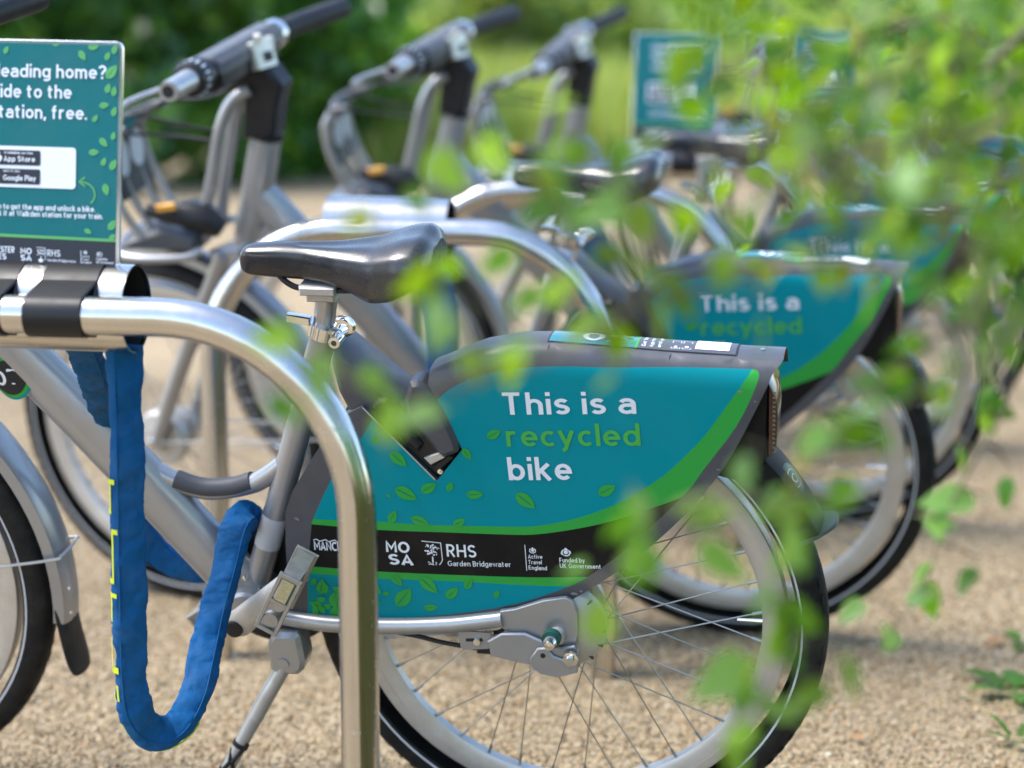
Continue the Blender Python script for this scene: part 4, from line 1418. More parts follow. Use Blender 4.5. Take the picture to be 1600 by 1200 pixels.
for off, dy, dl, ds, sw, sb_, lab in ((.93, 0, 0, .040, -14, -4, 'second hire bicycle of the row, directly behind the sharp one'),
                             (1.79, R(1.5), R(-1), .045, -8, -7, 'third hire bicycle of the row, blurred behind the second one'),
                             (2.66, R(-3), R(1), .02, -3, -3, 'fourth hire bicycle of the row, only its handlebar clear of the leaves'),
                             (4.85, 0, 0, .05, 5, 5, 'farthest hire bicycle, almost hidden behind the leafy twigs')):
    c = copy_tree(bike)
    seat_bike(c, off, dy, dl)
    tag(c, lab, 'bicycle', GRP)
    for k in c.children:
        if k.name.startswith(('front_wheel', 'fork', 'front_mudguard')):
            turn(k, R(sw))
        if k.name.startswith(('handlebar', 'stem', 'cable_loom')):
            turn(k, R(sb_))
        if k.name.startswith(('saddle', 'seat_post')):
            k.location = (ds * .45, 0, ds)
            if k.name.startswith('seat_post'):
                k.location = (ds * .2, 0, ds * .6)
    BIKES.append(c)

# ------------------------------------------------------------------ stainless stands with a sleeve, chain lock and sign
ST_YAW = R(9)
LEG = Vector((-.1665, 2.004, 0))
ZTOP, RB, SW, TR = .7495, .215, .655, .0212


def stand_path():
    p = [(0, 0, -.05), (0, 0, .25), (0, 0, ZTOP - RB)]
    for i in range(1, 17):
        a = PI / 2 * i / 16
        p.append((-RB + RB * math.cos(a), 0, ZTOP - RB + RB * math.sin(a)))
    for i in range(0, 17):
        a = PI / 2 + PI / 2 * i / 16
        p.append((-SW + RB + RB * math.cos(a), 0, ZTOP - RB + RB * math.sin(a)))
    p += [(-SW, 0, .25), (-SW, 0, -.05)]
    return p


def make_stand():
    st = empty('cycle_stand')
    obj('stand_tube', tube(stand_path(), TR, 32), MATS['stainless'], st)
    # sleeve: open tube lying behind the top bar
    y0, z0, ro = TR + .0505, .7470, .0497
    sl = lathe([(ro, 0), (ro, .205), (ro - .0022, .205), (ro - .0022, 0)], 56, close=True)
    mt = Matrix.Translation((-.266, y0, z0)) @ Matrix.Rotation(R(1.0), 4, 'Y') @ Matrix.Rotation(PI / 2, 4, 'Z')
    obj('sleeve', xform(sl, mt), MATS['stainless'], st)
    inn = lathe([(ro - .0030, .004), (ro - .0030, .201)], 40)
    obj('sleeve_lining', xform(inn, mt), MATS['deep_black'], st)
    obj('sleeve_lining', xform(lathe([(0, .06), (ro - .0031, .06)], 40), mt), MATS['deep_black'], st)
    # black straps round bar and sleeve
    def hull(rt, rs):
        pts = []
        for k in range(11):
            a = PI * .66 + (PI * .80) * k / 10
            pts.append((rt * math.cos(a), ZTOP + rt * math.sin(a)))
        pts.append((y0 - rs * .80, ZTOP - rt - .001))
        for k in range(9):
            a = PI * 1.16 - (PI * .76) * k / 8
            pts.append((y0 + rs * math.cos(a), z0 + rs * math.sin(a)))
        return pts
    for x1, x0 in ((-.2960, -.3600), (-.3880, -.4400)):
        P = hull(TR + .0036, ro + .0036)
        V = [(x, p[0], p[1]) for x in (x1, x0) for p in P]
        n = len(P)
        Fc = [(k, (k + 1) % n, n + (k + 1) % n, n + k) for k in range(n)]
        I = hull(TR + .0004, ro + .0004)
        V += [(x, p[0], p[1]) for x in (x1, x0) for p in I]
        Fc += [(2 * n + k, 3 * n + k, 3 * n + (k + 1) % n, 2 * n + (k + 1) % n) for k in range(n)]
        Fc += [(k, 2 * n + k, 2 * n + (k + 1) % n, (k + 1) % n) for k in range(n)]
        Fc += [(n + k, n + (k + 1) % n, 3 * n + (k + 1) % n, 3 * n + k) for k in range(n)]
        obj('strap', (V, Fc), MATS['gloss_black'], st)
    return st


stand = make_stand()
stand.location = LEG
stand.rotation_euler = (0, 0, -ST_YAW)
SG = 'stainless cycle stands along the row'
tag(stand, 'nearest stainless cycle stand, its bent tube in front of the first bicycle', 'cycle stand', SG)
for off, lab in ((.93, 'second stainless cycle stand, seen behind the black saddle'), (1.79, 'third stainless cycle stand, blurred behind the second one'),
                 (2.66, 'fourth stainless cycle stand, carrying a blurred sign behind the leaves'), (3.55, 'fifth stainless cycle stand behind the leafy twigs'),
                 (4.45, 'farthest stainless cycle stand behind the leafy twigs')):
    c = copy_tree(stand)
    c.location = LEG + STEP * off + Vector((0, .18, -.018))
    tag(c, lab, 'cycle stand', SG)
    if off < 2:
        for k in list(c.children):
            if k.name.startswith('strap'):
                bpy.data.objects.remove(k)


# sign
def make_sign():
    s = empty('station_sign')
    Wd, Ht = .196, .2600
    def pl(a, b_, li=0):
        return (a, -.0024 - .00035 * li, b_)
    def rr(x0, x1, z0, z1, r, n=6):
        P = []
        for cx, cz, a0 in ((x1 - r, z0 + r, -90), (x1 - r, z1 - r, 0), (x0 + r, z1 - r, 90), (x0 + r, z0 + r, 180)):
            P += [(cx + r * math.cos(R(a0 + 90 * k / n)), cz + r * math.sin(R(a0 + 90 * k / n))) for k in range(n + 1)]
        return P
    obj('holder', prism(rr(-Wd, 0, 0, Ht, .008), -.0018, .0030, .0008), MATS['acrylic'], s)
    x0, x1, z0, z1 = -Wd + .004, -.0042, .004, Ht - .004
    bd = obj('board', ([pl(*p, 0) for p in rr(x0, x1, z0, z1, .006)], [tuple(range(28))]), MATS['sign_teal'], s, smooth=0)
    obj('footer', ([pl(*p, 1) for p in ((x0, z0 + .003), (x0 + .006, z0), (x1 - .006, z0), (x1, z0 + .006), (x1, .0412), (x0, .0430))], [tuple(range(6))]), MATS['sign_dark'], bd, smooth=0)
    obj('stripe', ([pl(*p, 1) for p in ((x0, .0432), (x1, .0414), (x1, .0445), (x0, .0465))], [(0, 1, 2, 3)]), MATS['sign_leaf'], bd, smooth=0)
    wp = MATS['white_print']
    pt = lambda a, b_, li=0: pl(a, b_, 2 + li)
    text_on('lettering', 'Heading home?', pt, (-.1525, .2185), (-.0181, .2190), .0148, wp, bd, t=.15)
    text_on('lettering', 'Ride to the', pt, (-.1515, .1962), (-.0575, .1966), .0148, wp, bd, t=.15)
    text_on('lettering', 'station, free.', pt, (-.1515, .1738), (-.0395, .1742), .0148, wp, bd, t=.15)
    obj('download_panel', ([pl(*p, 2) for p in rr(-.1600, -.0515, .0978, .1432, .004)], [tuple(range(28))]), wp, bd, smooth=0)
    for i, (za, zb) in enumerate(((.1222, .1388), (.1014, .1182))):
        obj('badge', ([pl(*p, 3) for p in rr(-.1560, -.0925, za, zb, .0022)], [tuple(range(28))]), MATS['sign_dark'], bd, smooth=0)
    p4 = lambda a, b_, li=0: pl(a, b_, 4 + li)
    text_on('lettering', 'Available on the', p4, (-.1350, .1345), (-.1012, .1345), .0028, wp, bd, t=.17)
    text_on('lettering', 'App Store', p4, (-.1350, .1262), (-.0985, .1262), .0060, wp, bd, t=.17)
    text_on('lettering', 'GET IT ON', p4, (-.1355, .1143), (-.1165, .1143), .0024, wp, bd, t=.17)
    text_on('lettering', 'Google Play', p4, (-.1355, .1052), (-.0972, .1052), .0060, wp, bd, t=.17)
    ap = [disc((-.1425, .1292), .0037, 14), disc((-.1402, .1296), .0035, 14), disc((-.1414, .1278), .0034, 14)]
    obj('emblem', flat_poly(ap + leaf_shape((-.1402, .1348), .0034, 55, .5), p4), wp, bd, smooth=0)
    obj('emblem', flat_poly([[(-.1455, .1148), (-.1455, .1098), (-.1410, .1098)]], p4), MATS['badge_blue'], bd, smooth=0)
    obj('emblem', flat_poly([[(-.1455, .1098), (-.1455, .1048), (-.1410, .1098)]], p4), MATS['badge_red'], bd, smooth=0)
    obj('emblem', flat_poly([[(-.1425, .1114), (-.1386, .1098), (-.1425, .1082)]], lambda a, b_, li=0: pl(a, b_, 6)), MATS['badge_yellow'], bd, smooth=0)
    text_on('lettering', 'Scan to get the app and unlock a bike.', pt, (-.1530, .0735), (-.0284, .0735), .0062, wp, bd, t=.17)
    text_on('lettering', 'Dock it at Walkden station for your train.', pt, (-.1530, .0660), (-.0193, .0660), .0062, wp, bd, t=.17)
    ar = ribbon(_A(-.0455, .0925, .0165, .0135, -45, 90, 10), .0016)
    ah = ribbon([(-.0405, .1115), (-.0470, .1062), (-.0405, .1010)], .0016)
    obj('arrow', join(([pt(p[0], p[1]) for p in ar[0]], ar[1]), ([pt(p[0], p[1], 1) for p in ah[0]], ah[1])), MATS['sign_leaf'], bd, smooth=0)
    for x, z, l, a in ((-.0460, .2440, .0135, -55), (-.0330, .2540, .014, 10), (-.0170, .2440, .011, 65), (-.0090, .2515, .012, 70), (-.0120, .2270, .020, 50), (-.0160, .2090, .012, 70),
                       (-.0090, .2060, .012, 80), (-.0200, .1905, .0125, 10), (-.0300, .1760, .010, 55), (-.0085, .1840, .012, 70), (-.0090, .1575, .010, 75), (-.0200, .1500, .0135, -45),
                       (-.0310, .1390, .013, 5), (-.0195, .1290, .011, 65), (-.0085, .1260, .014, 60), (-.0165, .0985, .0145, -75), (-.0085, .0600, .015, 50), (-.0365, .0520, .010, -25),
                       (-.0080, .0470, .010, 30), (-.1340, .2480, .010, 60), (-.0760, .2560, .010, 5)):
        print_leaf((x, z), l * .95, a, lambda a_, b_, li=0: pl(a_, b_, 2), MATS['sign_leaf'], bd, 0, lambda q: (min(q[0], x1 - .0004), min(q[1], z1 - .0004)))
    text_on('lettering', 'MANCHESTER', pt, (-.1650, .0255), (-.1215, .0252), .0068, wp, bd, t=.19, track=.06)
    text_on('lettering', 'BIKES', pt, (-.1530, .0178), (-.1310, .0176), .0066, wp, bd, t=.19, track=.06)
    text_on('lettering', 'MO', pt, (-.1145, .0245), (-.1015, .0243), .0066, wp, bd, t=.2)
    text_on('lettering', 'SA', pt, (-.1142, .0172), (-.1012, .0170), .0062, wp, bd, t=.2)
    text_on('lettering', 'RHS', pt, (-.0835, .0230), (-.0680, .0228), .0072, wp, bd, t=.14)
    text_on('lettering', 'Garden Bridgewater', pt, (-.0832, .0172), (-.0495, .0166), .0034, wp, bd, t=.13)
    for i, t_ in enumerate(('Active', 'Travel', 'England')):
        text_on('lettering', t_, pt, (-.0425, .0232 - .0033 * i), (-.0425 + (.008, .0075, .0105)[i], .0231 - .0033 * i), .0024, wp, bd, t=.15)
    text_on('lettering', 'Funded by', pt, (-.0262, .0208), (-.0132, .0206), .0027, wp, bd, t=.16)
    text_on('lettering', 'UK Government', pt, (-.0262, .0173), (-.0058, .0170), .0027, wp, bd, t=.16)
    P_ = [disc((-.0905 + (random.random() - .5) * .0085, .0268 + (random.random() - .5) * .006), .0006, 6) for k in range(30)] + [[(-.0909, .023), (-.0901, .023), (-.0900, .0185), (-.0910, .0185)], disc((-.0905, .0180), .0022, 8, 1.3)]
    P_ += [disc((-.0230, .0272), .0013, 8), disc((-.0390, .0285), .0011, 8)]
    for k in range(16):
        a = 2 * PI * k / 16
        P_.append(disc((-.0225 + .0030 * math.cos(a), .0270 + .0024 * math.sin(a)), .0005, 6))
        P_.append(disc((-.0390 + .0020 * math.cos(a), .0285 + .0018 * math.sin(a)), .0004, 6))
    obj('emblem', flat_poly(P_, pt), wp, bd, smooth=0)
    sh = ribbon([(-.0960, .0322), (-.0855, .0318), (-.0852, .0200), (-.0870, .0180)], .0006)
    l2 = ribbon([(-.0440, .0305), (-.0437, .0160)], .0006)
    obj('emblem', join(([pt(p[0], p[1], 1) for p in sh[0]], sh[1]), ([pt(p[0], p[1], 1) for p in l2[0]], l2[1])), wp, bd, smooth=0)
    for x in (-.05, -.145):
        obj('foot_clip', box((x, .004, -.002), (.030, .012, .010), .002), MATS['black_plastic'], s)
    return s


sign = make_sign()
e_ = Vector((math.cos(ST_YAW), -math.sin(ST_YAW), 0))
n_ = Vector((math.sin(ST_YAW), math.cos(ST_YAW), 0))
r_, t_ = R(1.1), R(5.7)
su = e_ * math.cos(r_) - Vector((0, 0, 1)) * math.sin(r_)
sv = (Vector((0, 0, 1)) * math.cos(r_) + e_ * math.sin(r_)) * math.cos(t_) + n_ * math.sin(t_)
sn = -su.cross(sv)
SROT = Matrix((su, -su.cross(sv), sv)).transposed()
P0 = Vector((-0.43352, 2.10704, 0.78104))
sign.rotation_euler = SROT.to_euler()
sign.location = P0
SGG = 'teal information signs on the cycle stands'
tag(sign, 'sharp teal sign with white lettering, cut off by the left edge', 'sign', SGG)
for off, lab in ((2.66, 'blurred teal sign standing clear in the upper middle, left of the leaves'), (4.45, 'small far teal sign mostly covered by the leafy twigs')):
    c = copy_tree(sign)
    c.location = P0 + STEP * off
    tag(c, lab, 'sign', SGG)


# chain lock in a blue fabric sleeve: laid out round the first bicycle's frame, in that bicycle's coordinates
def make_chain(pts, hw, th, name='chain_lock', letters=True):
    root = empty(name)
    P = bez(pts, 20)
    P = [np.array(p) for p in P]
    n = len(P)
    seg = 22
    T = [P[min(i + 1, n - 1)] - P[max(i - 1, 0)] for i in range(n)]
    T = [t / np.linalg.norm(t) for t in T]
    V, Fc = [], []
    view = np.array([0.15, -1.0, .25])
    s = 0
    prevW = None
    frames = []
    for i in range(n):
        w = np.cross(view, T[i])
        if np.linalg.norm(w) < .2:
            w = prevW if prevW is not None else np.array([1., 0, 0])
        w = w - T[i] * (w @ T[i])
        w /= np.linalg.norm(w)
        if prevW is not None:
            if w @ prevW < 0:
                w = -w
            w = prevW * .6 + w * .4
            w -= T[i] * (w @ T[i])
            w /= np.linalg.norm(w)
        prevW = w
        nrm = np.cross(T[i], w)
        frames.append((w, nrm))
        if i:
            s += np.linalg.norm(P[i] - P[i - 1])
        a_ = T[max(0, i - 4)]
        b_ = T[min(n - 1, i + 4)]
        curv = 1 - a_ @ b_
        cr = min(1, curv * 2.2)
        for k in range(seg):
            a = 2 * PI * k / seg
            ca, sa = math.cos(a), math.sin(a)
            wr = 1 + .035 * math.sin(s * 38) + cr * .13 * math.sin(s * 330 + 1.3 * math.sin(a * 2 + s * 40)) + .025 * math.sin(s * 95 + a * 3)
            thk = 1 + .13 * math.sin(s * 61 + a) + .10 * math.sin(s * 143 + 2.3 * ca + 3 * math.sin(s * 17)) + cr * .38 * math.sin(s * 290 + 1.9 * ca + 2 * math.sin(s * 47))
            ridge = (1.35 - .75 * abs(ca - .45)) if sa > 0 else 1.0
            V.append(P[i] + w * hw * np.sign(ca) * abs(ca) ** .75 * wr + nrm * th * np.sign(sa) * abs(sa) ** .7 * thk * ridge)
    for i in range(n - 1):
        for k in range(seg):
            k2 = (k + 1) % seg
            Fc.append((i * seg + k, i * seg + k2, (i + 1) * seg + k2, (i + 1) * seg + k))
    Fc.append(tuple(range(seg)))
    Fc.append(tuple((n - 1) * seg + k for k in range(seg))[::-1])
    o = obj('fabric_sleeve', (V, Fc), MATS['fabric_blue'], root, smooth=70)
    ss = o.modifiers.new('fine', 'SUBSURF')
    ss.levels = ss.render_levels = 1
    tx = bpy.data.textures.get('cloth_folds') or bpy.data.textures.new('cloth_folds', 'CLOUDS')
    tx.noise_scale = .05
    tx.noise_depth = 1
    dm = o.modifiers.new('folds', 'DISPLACE')
    dm.texture = tx
    dm.strength = .0065
    dm.mid_level = .5
    dm.texture_coords = 'LOCAL'
    t2_ = bpy.data.textures.get('cloth_creases') or bpy.data.textures.new('cloth_creases', 'CLOUDS')
    t2_.noise_scale = .017
    t2_.noise_type = 'HARD_NOISE'
    d2 = o.modifiers.new('creases', 'DISPLACE')
    d2.texture = t2_
    d2.strength = .0034
    d2.mid_level = .4
    d2.texture_coords = 'LOCAL'
    seam = []
    for i in range(0, n, 3):
        w, nrm = frames[i]
        seam.append(P[i] + w * hw * .52 + nrm * th * 1.36)
    obj('seam', tube(seam, .0011, 6), MATS['fabric_blue'], root)
    return root, P, frames


CH = [at(*p) for p in ((128, 535, 2.16), (150, 600, 2.27), (178, 680, 2.46), (200, 770, 2.53), (235, 850, 2.54), (290, 886, 2.54), (340, 882, 2.53), (372, 850, 2.49), (388, 818, 2.45), (385, 804, 2.405), (370, 824, 2.365), (356, 880, 2.35),
                       (337, 950, 2.325), (322, 1020, 2.29), (306, 1085, 2.25), (278, 1132, 2.21), (243, 1146, 2.18), (215, 1118, 2.16), (206, 1060, 2.15), (203, 950, 2.14), (200, 800, 2.13), (197, 650, 2.125), (194, 540, 2.12))]
CHB = Vector((-.42, 2.2, 0))
chain, CP, CF = make_chain([tuple(p - CHB) for p in CH], .0200, .0090)
chain.location = CHB
tag(chain, 'blue fabric covered chain lock looped round the nearest bicycle frame', 'chain lock', 'blue chain locks hanging from the stands')
# neon piping and half wrapped lettering along the hanging strand
V, Fc = [], []


def on_chain(i, a, out=.0012):
    i = max(0, min(len(CP) - 1.001, i))
    k = int(i)
    f_ = i - k
    p = CP[k] * (1 - f_) + CP[k + 1] * f_
    w, nm = CF[k]
    ca, sa = math.cos(a), math.sin(a)
    return p + w * (.0200 + out) * np.sign(ca) * abs(ca) ** .75 + nm * (.0090 * ((1.35 - .75 * abs(ca - .45)) if sa > 0 else 1) + out) * np.sign(sa) * abs(sa) ** .7


NCH = len(CP)
pip = [on_chain(i, PI * .985, .0006) for i in range(int(NCH * .62), NCH)]
e0 = on_chain(NCH - 30, 0)
e1 = on_chain(NCH - 30, PI)
LEFT_A = PI if e1[0] < e0[0] else 0.0
SGN = 1 if on_chain(NCH - 30, LEFT_A + .5)[1] < on_chain(NCH - 30, LEFT_A - .5)[1] else -1
pip = [on_chain(i, LEFT_A - SGN * .12, .0002) for i in range(int(NCH * .66), NCH)]
obj('piping', tube(pip[:len(pip) // 3], .0011, 6), MATS['neon_yellow'], chain)
lets = []
zs = [p[2] for p in CP]


def idx_at(z):
    for i in range(NCH - 1, int(NCH * .8), -1):
        if zs[i] <= z:
            return i
    return int(NCH * .8)


def stroke(z0, z1, a0, a1):
    i0, i1 = idx_at(z0), idx_at(z1)
    n = 6
    Vs, Fs = [], []
    for k in range(n + 1):
        i = i0 + (i1 - i0) * k / n
        for a in (a0, (a0 + a1) / 2, a1):
            Vs.append(on_chain(i, LEFT_A + SGN * a, .0014))
    for k in range(n):
        for j in range(2):
            Fs.append((k * 3 + j, k * 3 + j + 1, (k + 1) * 3 + j + 1, (k + 1) * 3 + j))
    return Vs, Fs


for z0, z1, a0, a1 in ((.553, .512, .42, .60), (.553, .548, .05, .95), (.517, .512, .05, .60), (.494, .431, .58, .76), (.494, .489, .58, 1.1), (.436, .431, .05, .76), (.418, .378, .28, .46),
                       (.418, .413, .1, .95), (.383, .378, .28, .80), (.362, .319, .12, .32), (.324, .319, .05, .95), (.302, .268, .66, .84), (.294, .264, .18, .36)):
    vs, fs = stroke(z0, z1, a0, a1)
    obj('printed_letter', (vs, fs), MATS['neon_yellow'], chain, smooth=0)
# plain hanging loops on the stands behind
for i, (off, lab) in enumerate(((.93, 'blue chain lock hanging below the second stand, behind the saddle'), (1.79, 'blue chain lock hanging below the third stand behind the first wheel cover'))):
    pts = [(-.300, .07, .690), (-.285, .06, .66), (-.272, .05, .60), (-.266, .045, .50), (-.262, .05, .42), (-.270, .065, .37), (-.285, .085, .39), (-.288, .09, .47), (-.29, .09, .58), (-.31, .085, .70)]
    c2, _, _ = make_chain(pts, .022, .0115)
    c2.location = LEG + STEP * off + Vector((0, .18, -.018))
    c2.rotation_euler = (0, 0, -ST_YAW)
    tag(c2, lab, 'chain lock', 'blue chain locks hanging from the stands')


# ------------------------------------------------------------------ foliage
def blade(n_side=4, fold=.18, curl=.25, wid=.62, serr=.06):
    """a leaf of unit length along +x from its stalk, folded along the midrib; returns vertices, faces"""
    rows = 7
    V, Fc = [], []
    for i in range(rows + 1):
        t = i / rows
        h = wid / 2 * (math.sin(PI * min(1, t ** .62 * 1.0)) ** .9) if 0 < t < 1 else 0
        h *= 1 + (serr if i % 2 else -serr)
        zc = -curl * t * t * .5
        V += [(t, -h, zc + fold * h), (t, 0, zc), (t, h, zc + fold * h)]
    for i in range(rows):
        a = i * 3
        Fc += [(a, a + 1, a + 4, a + 3), (a + 1, a + 2, a + 5, a + 4)]
    # stalk
    n = len(V)
    V += [(-.28, -.012, .02), (-.28, .012, .02), (.02, .012, .003), (.02, -.012, .003)]
    Fc.append((n, n + 1, n + 2, n + 3))
    return V, Fc


LEAF_DATA = []
for q, (fold, curl, wid, col) in enumerate(((.25, .30, .62, (.095, .220, .018)), (.12, .55, .58, (.048, .145, .020)), (.35, .15, .64, (.130, .250, .018)), (.2, .4, .64, (.130, .260, .075)), (.3, .7, .60, (.20, .24, .03)))):  # the milky green kind has the sky's sheen painted into its colour
    v, f = blade(4, fold, curl, wid)
    me = bpy.data.meshes.new('leaf')
    me.from_pydata(v, [], f)
    me.materials.append(MATS['birch_leaf'])
    me.polygons.foreach_set('use_smooth', [True] * len(f))
    color_attr(me, np.array([col] * len(v)))
    me.update()
    LEAF_DATA.append(me)


def leaf_cloud(n, center, radii, size, cols, shell=.45, seed=1, noise=.25, up=.3):
    """many folded leaf quads through an uneven ellipsoid; returns np arrays"""
    g = np.random.default_rng(seed)
    d = g.normal(size=(n, 3))
    d /= np.linalg.norm(d, axis=1)[:, None]
    rad = (shell + (1 - shell) * g.random(n)) ** .6
    lob = 1 + noise * (np.sin(d[:, 0] * 5 + seed) * np.sin(d[:, 2] * 4 + seed * 2) + .6 * np.sin(d[:, 1] * 9 + d[:, 2] * 7 + seed))
    # clump
    P = d * (rad * lob)[:, None] * np.array(radii) + np.array(center)
    P = P + (g.normal(size=(n, 3)) * .02 * np.mean(radii))
    P[:, 2] = np.maximum(P[:, 2], 0.03 + .1 * g.random(n))
    ax = d * .6 + g.normal(size=(n, 3)) * .7
    ax[:, 2] -= .2
    ax /= np.linalg.norm(ax, axis=1)[:, None]
    nr = g.normal(size=(n, 3)) * .6 + np.array([0, 0, up]) + d * .5
    sd = np.cross(ax, nr)
    sd /= np.linalg.norm(sd, axis=1)[:, None]
    s = size * (.6 + .8 * g.random(n))[:, None]
    nn = np.cross(sd, ax)
    V = np.stack([P, P + ax * s * .5 + sd * s * .3 + nn * s * .08, P + ax * s, P + ax * s * .5 - sd * s * .3 + nn * s * .08], 1).reshape(-1, 3)
    base = (np.arange(n) * 4)[:, None]
    Fq = np.concatenate([base + np.array([[0, 1, 2]]), base + np.array([[0, 2, 3]])], 1).reshape(-1, 3)
    cols = np.array(cols)
    ci = g.integers(0, len(cols), n)
    cl = np.sin(P[:, 0] * 3.1 + seed) * np.sin(P[:, 2] * 3.7) * .18 + 1
    c = cols[ci] * (.75 + .5 * g.random(n))[:, None] * cl[:, None]
    return V, Fq, np.repeat(c, 4, 0)


def trunk_mesh(h, r, lean=(0, 0), limbs=5, seed=1, spread=.5):
    g = random.Random(seed)
    pa = [(0, 0, -.05), (lean[0] * .3, lean[1] * .3, h * .35), (lean[0] * .7, lean[1] * .7, h * .7), (lean[0], lean[1], h)]
    P = bez(pa, 5)
    parts = [tube(P, [r * (1 - .75 * i / (len(P) - 1)) for i in range(len(P))], 9)]
    for k in range(limbs):
        i = int(len(P) * (.3 + .6 * k / limbs))
        b0 = np.array(P[i])
        a = g.random() * 2 * PI
        l = spread * (.6 + .6 * g.random())
        b1 = b0 + np.array((math.cos(a) * l * .5, math.sin(a) * l * .5, l * .5))
        b2 = b0 + np.array((math.cos(a) * l, math.sin(a) * l, l * .8))
        parts.append(tube(bez([b0, b1, b2], 4), [r * .45 * (1 - .7 * q / 8) for q in range(9)], 7))
    return join(*parts)


def shrub(name, label, cat, loc, h, rad, n, size, cols, mat, seed, group=None, shell=.4, trunk=.04):
    root = empty(name, loc)
    V, Fc, C = leaf_cloud(n, (0, 0, h * .52), (rad, rad * .8, h * .52), size, cols, shell, seed)
    o = bpy.data.objects.new('crown', np_mesh('crown', V, Fc, MATS[mat], C))
    COL.objects.link(o)
    o.parent = root
    obj('trunk', trunk_mesh(h * .8, trunk, (0, 0), 6, seed, rad * .6), MATS['bark'], root)
    tag(root, label, cat, group)
    return root


HC = [(.075, .220, .050), (.110, .290, .055), (.040, .125, .036), (.190, .390, .075), (.060, .180, .050)]
LC = [(.220, .350, .110), (.190, .320, .090), (.280, .390, .160), (.150, .280, .080), (.340, .430, .230)]
DC = [(.035, .080, .022), (.050, .100, .025), (.028, .065, .020)]
HG = 'dark evergreen shrubs of the hedge'
hedge = [(-6.5, 13.6, 2.7, 1.35, 11, 'dark green hedge shrub at the far left edge, behind the sharp sign'), (-4.9, 13.3, 2.5, 1.2, 12, 'dark green hedge shrub to the left of the second handlebar'),
         (-3.5, 13.0, 2.6, 1.10, 13, 'dark green hedge shrub behind the nearest raised handlebar'), (-2.45, 13.2, 2.4, 1.0, 14, 'dark green hedge shrub with pale blossoms between two handlebars'),
         (-1.55, 13.9, 2.3, .90, 15, 'dark green hedge shrub at the right end of the hedge')]
for x, y, h, r, sd, lab in hedge:
    s_ = shrub('hedge_shrub', lab, 'shrub', (x, y, 0), h, r, 10000, .15, HC, 'hedge_leaf', sd, HG, .35)
    if sd in (14, 13, 15):
        P_ = []
        for k in range(3 if sd == 14 else 1):
            g = random.Random(sd * 10 + k)
            cx, cz = (g.random() - .5) * r * 1.3, .75 + .45 * g.random()
            Vf, Ff = [], []
            yy = -r * .8 * math.sqrt(max(.05, 1 - (cx / r) ** 2)) - .05
            for pz in range(6):
                a = 2 * PI * pz / 6
                nn = len(Vf)
                Vf += [(cx, yy, cz), (cx + .03 * math.cos(a - .4), yy - .01, cz + .03 * math.sin(a - .4)), (cx + .045 * math.cos(a), yy - .015, cz + .045 * math.sin(a)), (cx + .03 * math.cos(a + .4), yy - .01, cz + .03 * math.sin(a + .4))]
                Ff.append((nn, nn + 1, nn + 2, nn + 3))
            obj('blossom', (Vf, Ff), M('blossom_%d_%d' % (sd, k), (.60, .30, .36) if k % 2 else (.62, .56, .46), .7), s_)
LG = 'pale yellow green shrubs beyond the path'
light = [(.1, 21, 2.2, 1.2, 21, 'pale yellow green shrub right of the dark hedge'), (1.7, 22, 1.9, 1.3, 22, 'pale yellow green shrub behind the upper middle sign'),
         (3.2, 23, 1.15, 1.2, 23, 'low pale shrub under the patch of sky'), (4.9, 22.5, 1.7, 1.3, 24, 'pale shrub behind the leafy twigs, right of the sky patch'),
         (6.6, 22, 2.1, 1.4, 25, 'pale shrub at the far right behind the leafy twigs'), (-1.6, 23, 2.3, 1.2, 26, 'pale shrub seen just above the right end of the hedge')]
for x, y, h, r, sd, lab in light:
    shrub('pale_shrub', lab, 'shrub', (x, y, 0), h, r, 9000, .13, LC, 'meadow_leaf', sd, LG, .3)
BG = 'bushes growing right of the cycle row'
for x, y, h, r, sd, lab in ((4.0, 1.2, 2.3, 1.2, 41, 'green bush right of the birch, outside the picture'), (3.6, -.9, 2.3, 1.2, 42, 'green bush right of the path, beside the viewer'),
                            (2.8, -2.9, 2.3, 1.2, 43, 'green bush right of the path, behind the viewer')):
    shrub('side_bush', lab, 'bush', (x, y, 0), h, r, 7000, .085, HC, 'hedge_leaf', sd, BG, .3)
TG = 'distant dark trees'
for x, y, h, r, sd, lab in ((7.6, 42, 4.2, 2.6, 31, 'distant dark tree just right of the sky patch'), (12.0, 44, 5.5, 3.2, 32, 'distant dark tree at the upper right corner'), (-2.0, 46, 4.5, 3.2, 33, 'distant dark tree above the pale shrubs')):
    root = empty('background_tree', (x, y, 0))
    V, Fc, C = leaf_cloud(8000, (0, 0, h * .6), (r, r, h * .45), .22, DC if sd < 33 else LC, .35, sd)
    o = bpy.data.objects.new('crown', np_mesh('crown', V, Fc, MATS['hedge_leaf'], C))
    COL.objects.link(o)
    o.parent = root
    obj('trunk', trunk_mesh(h * .7, .12, (0, 0), 6, sd, r * .6), MATS['bark'], root)
    tag(root, lab, 'tree', TG)


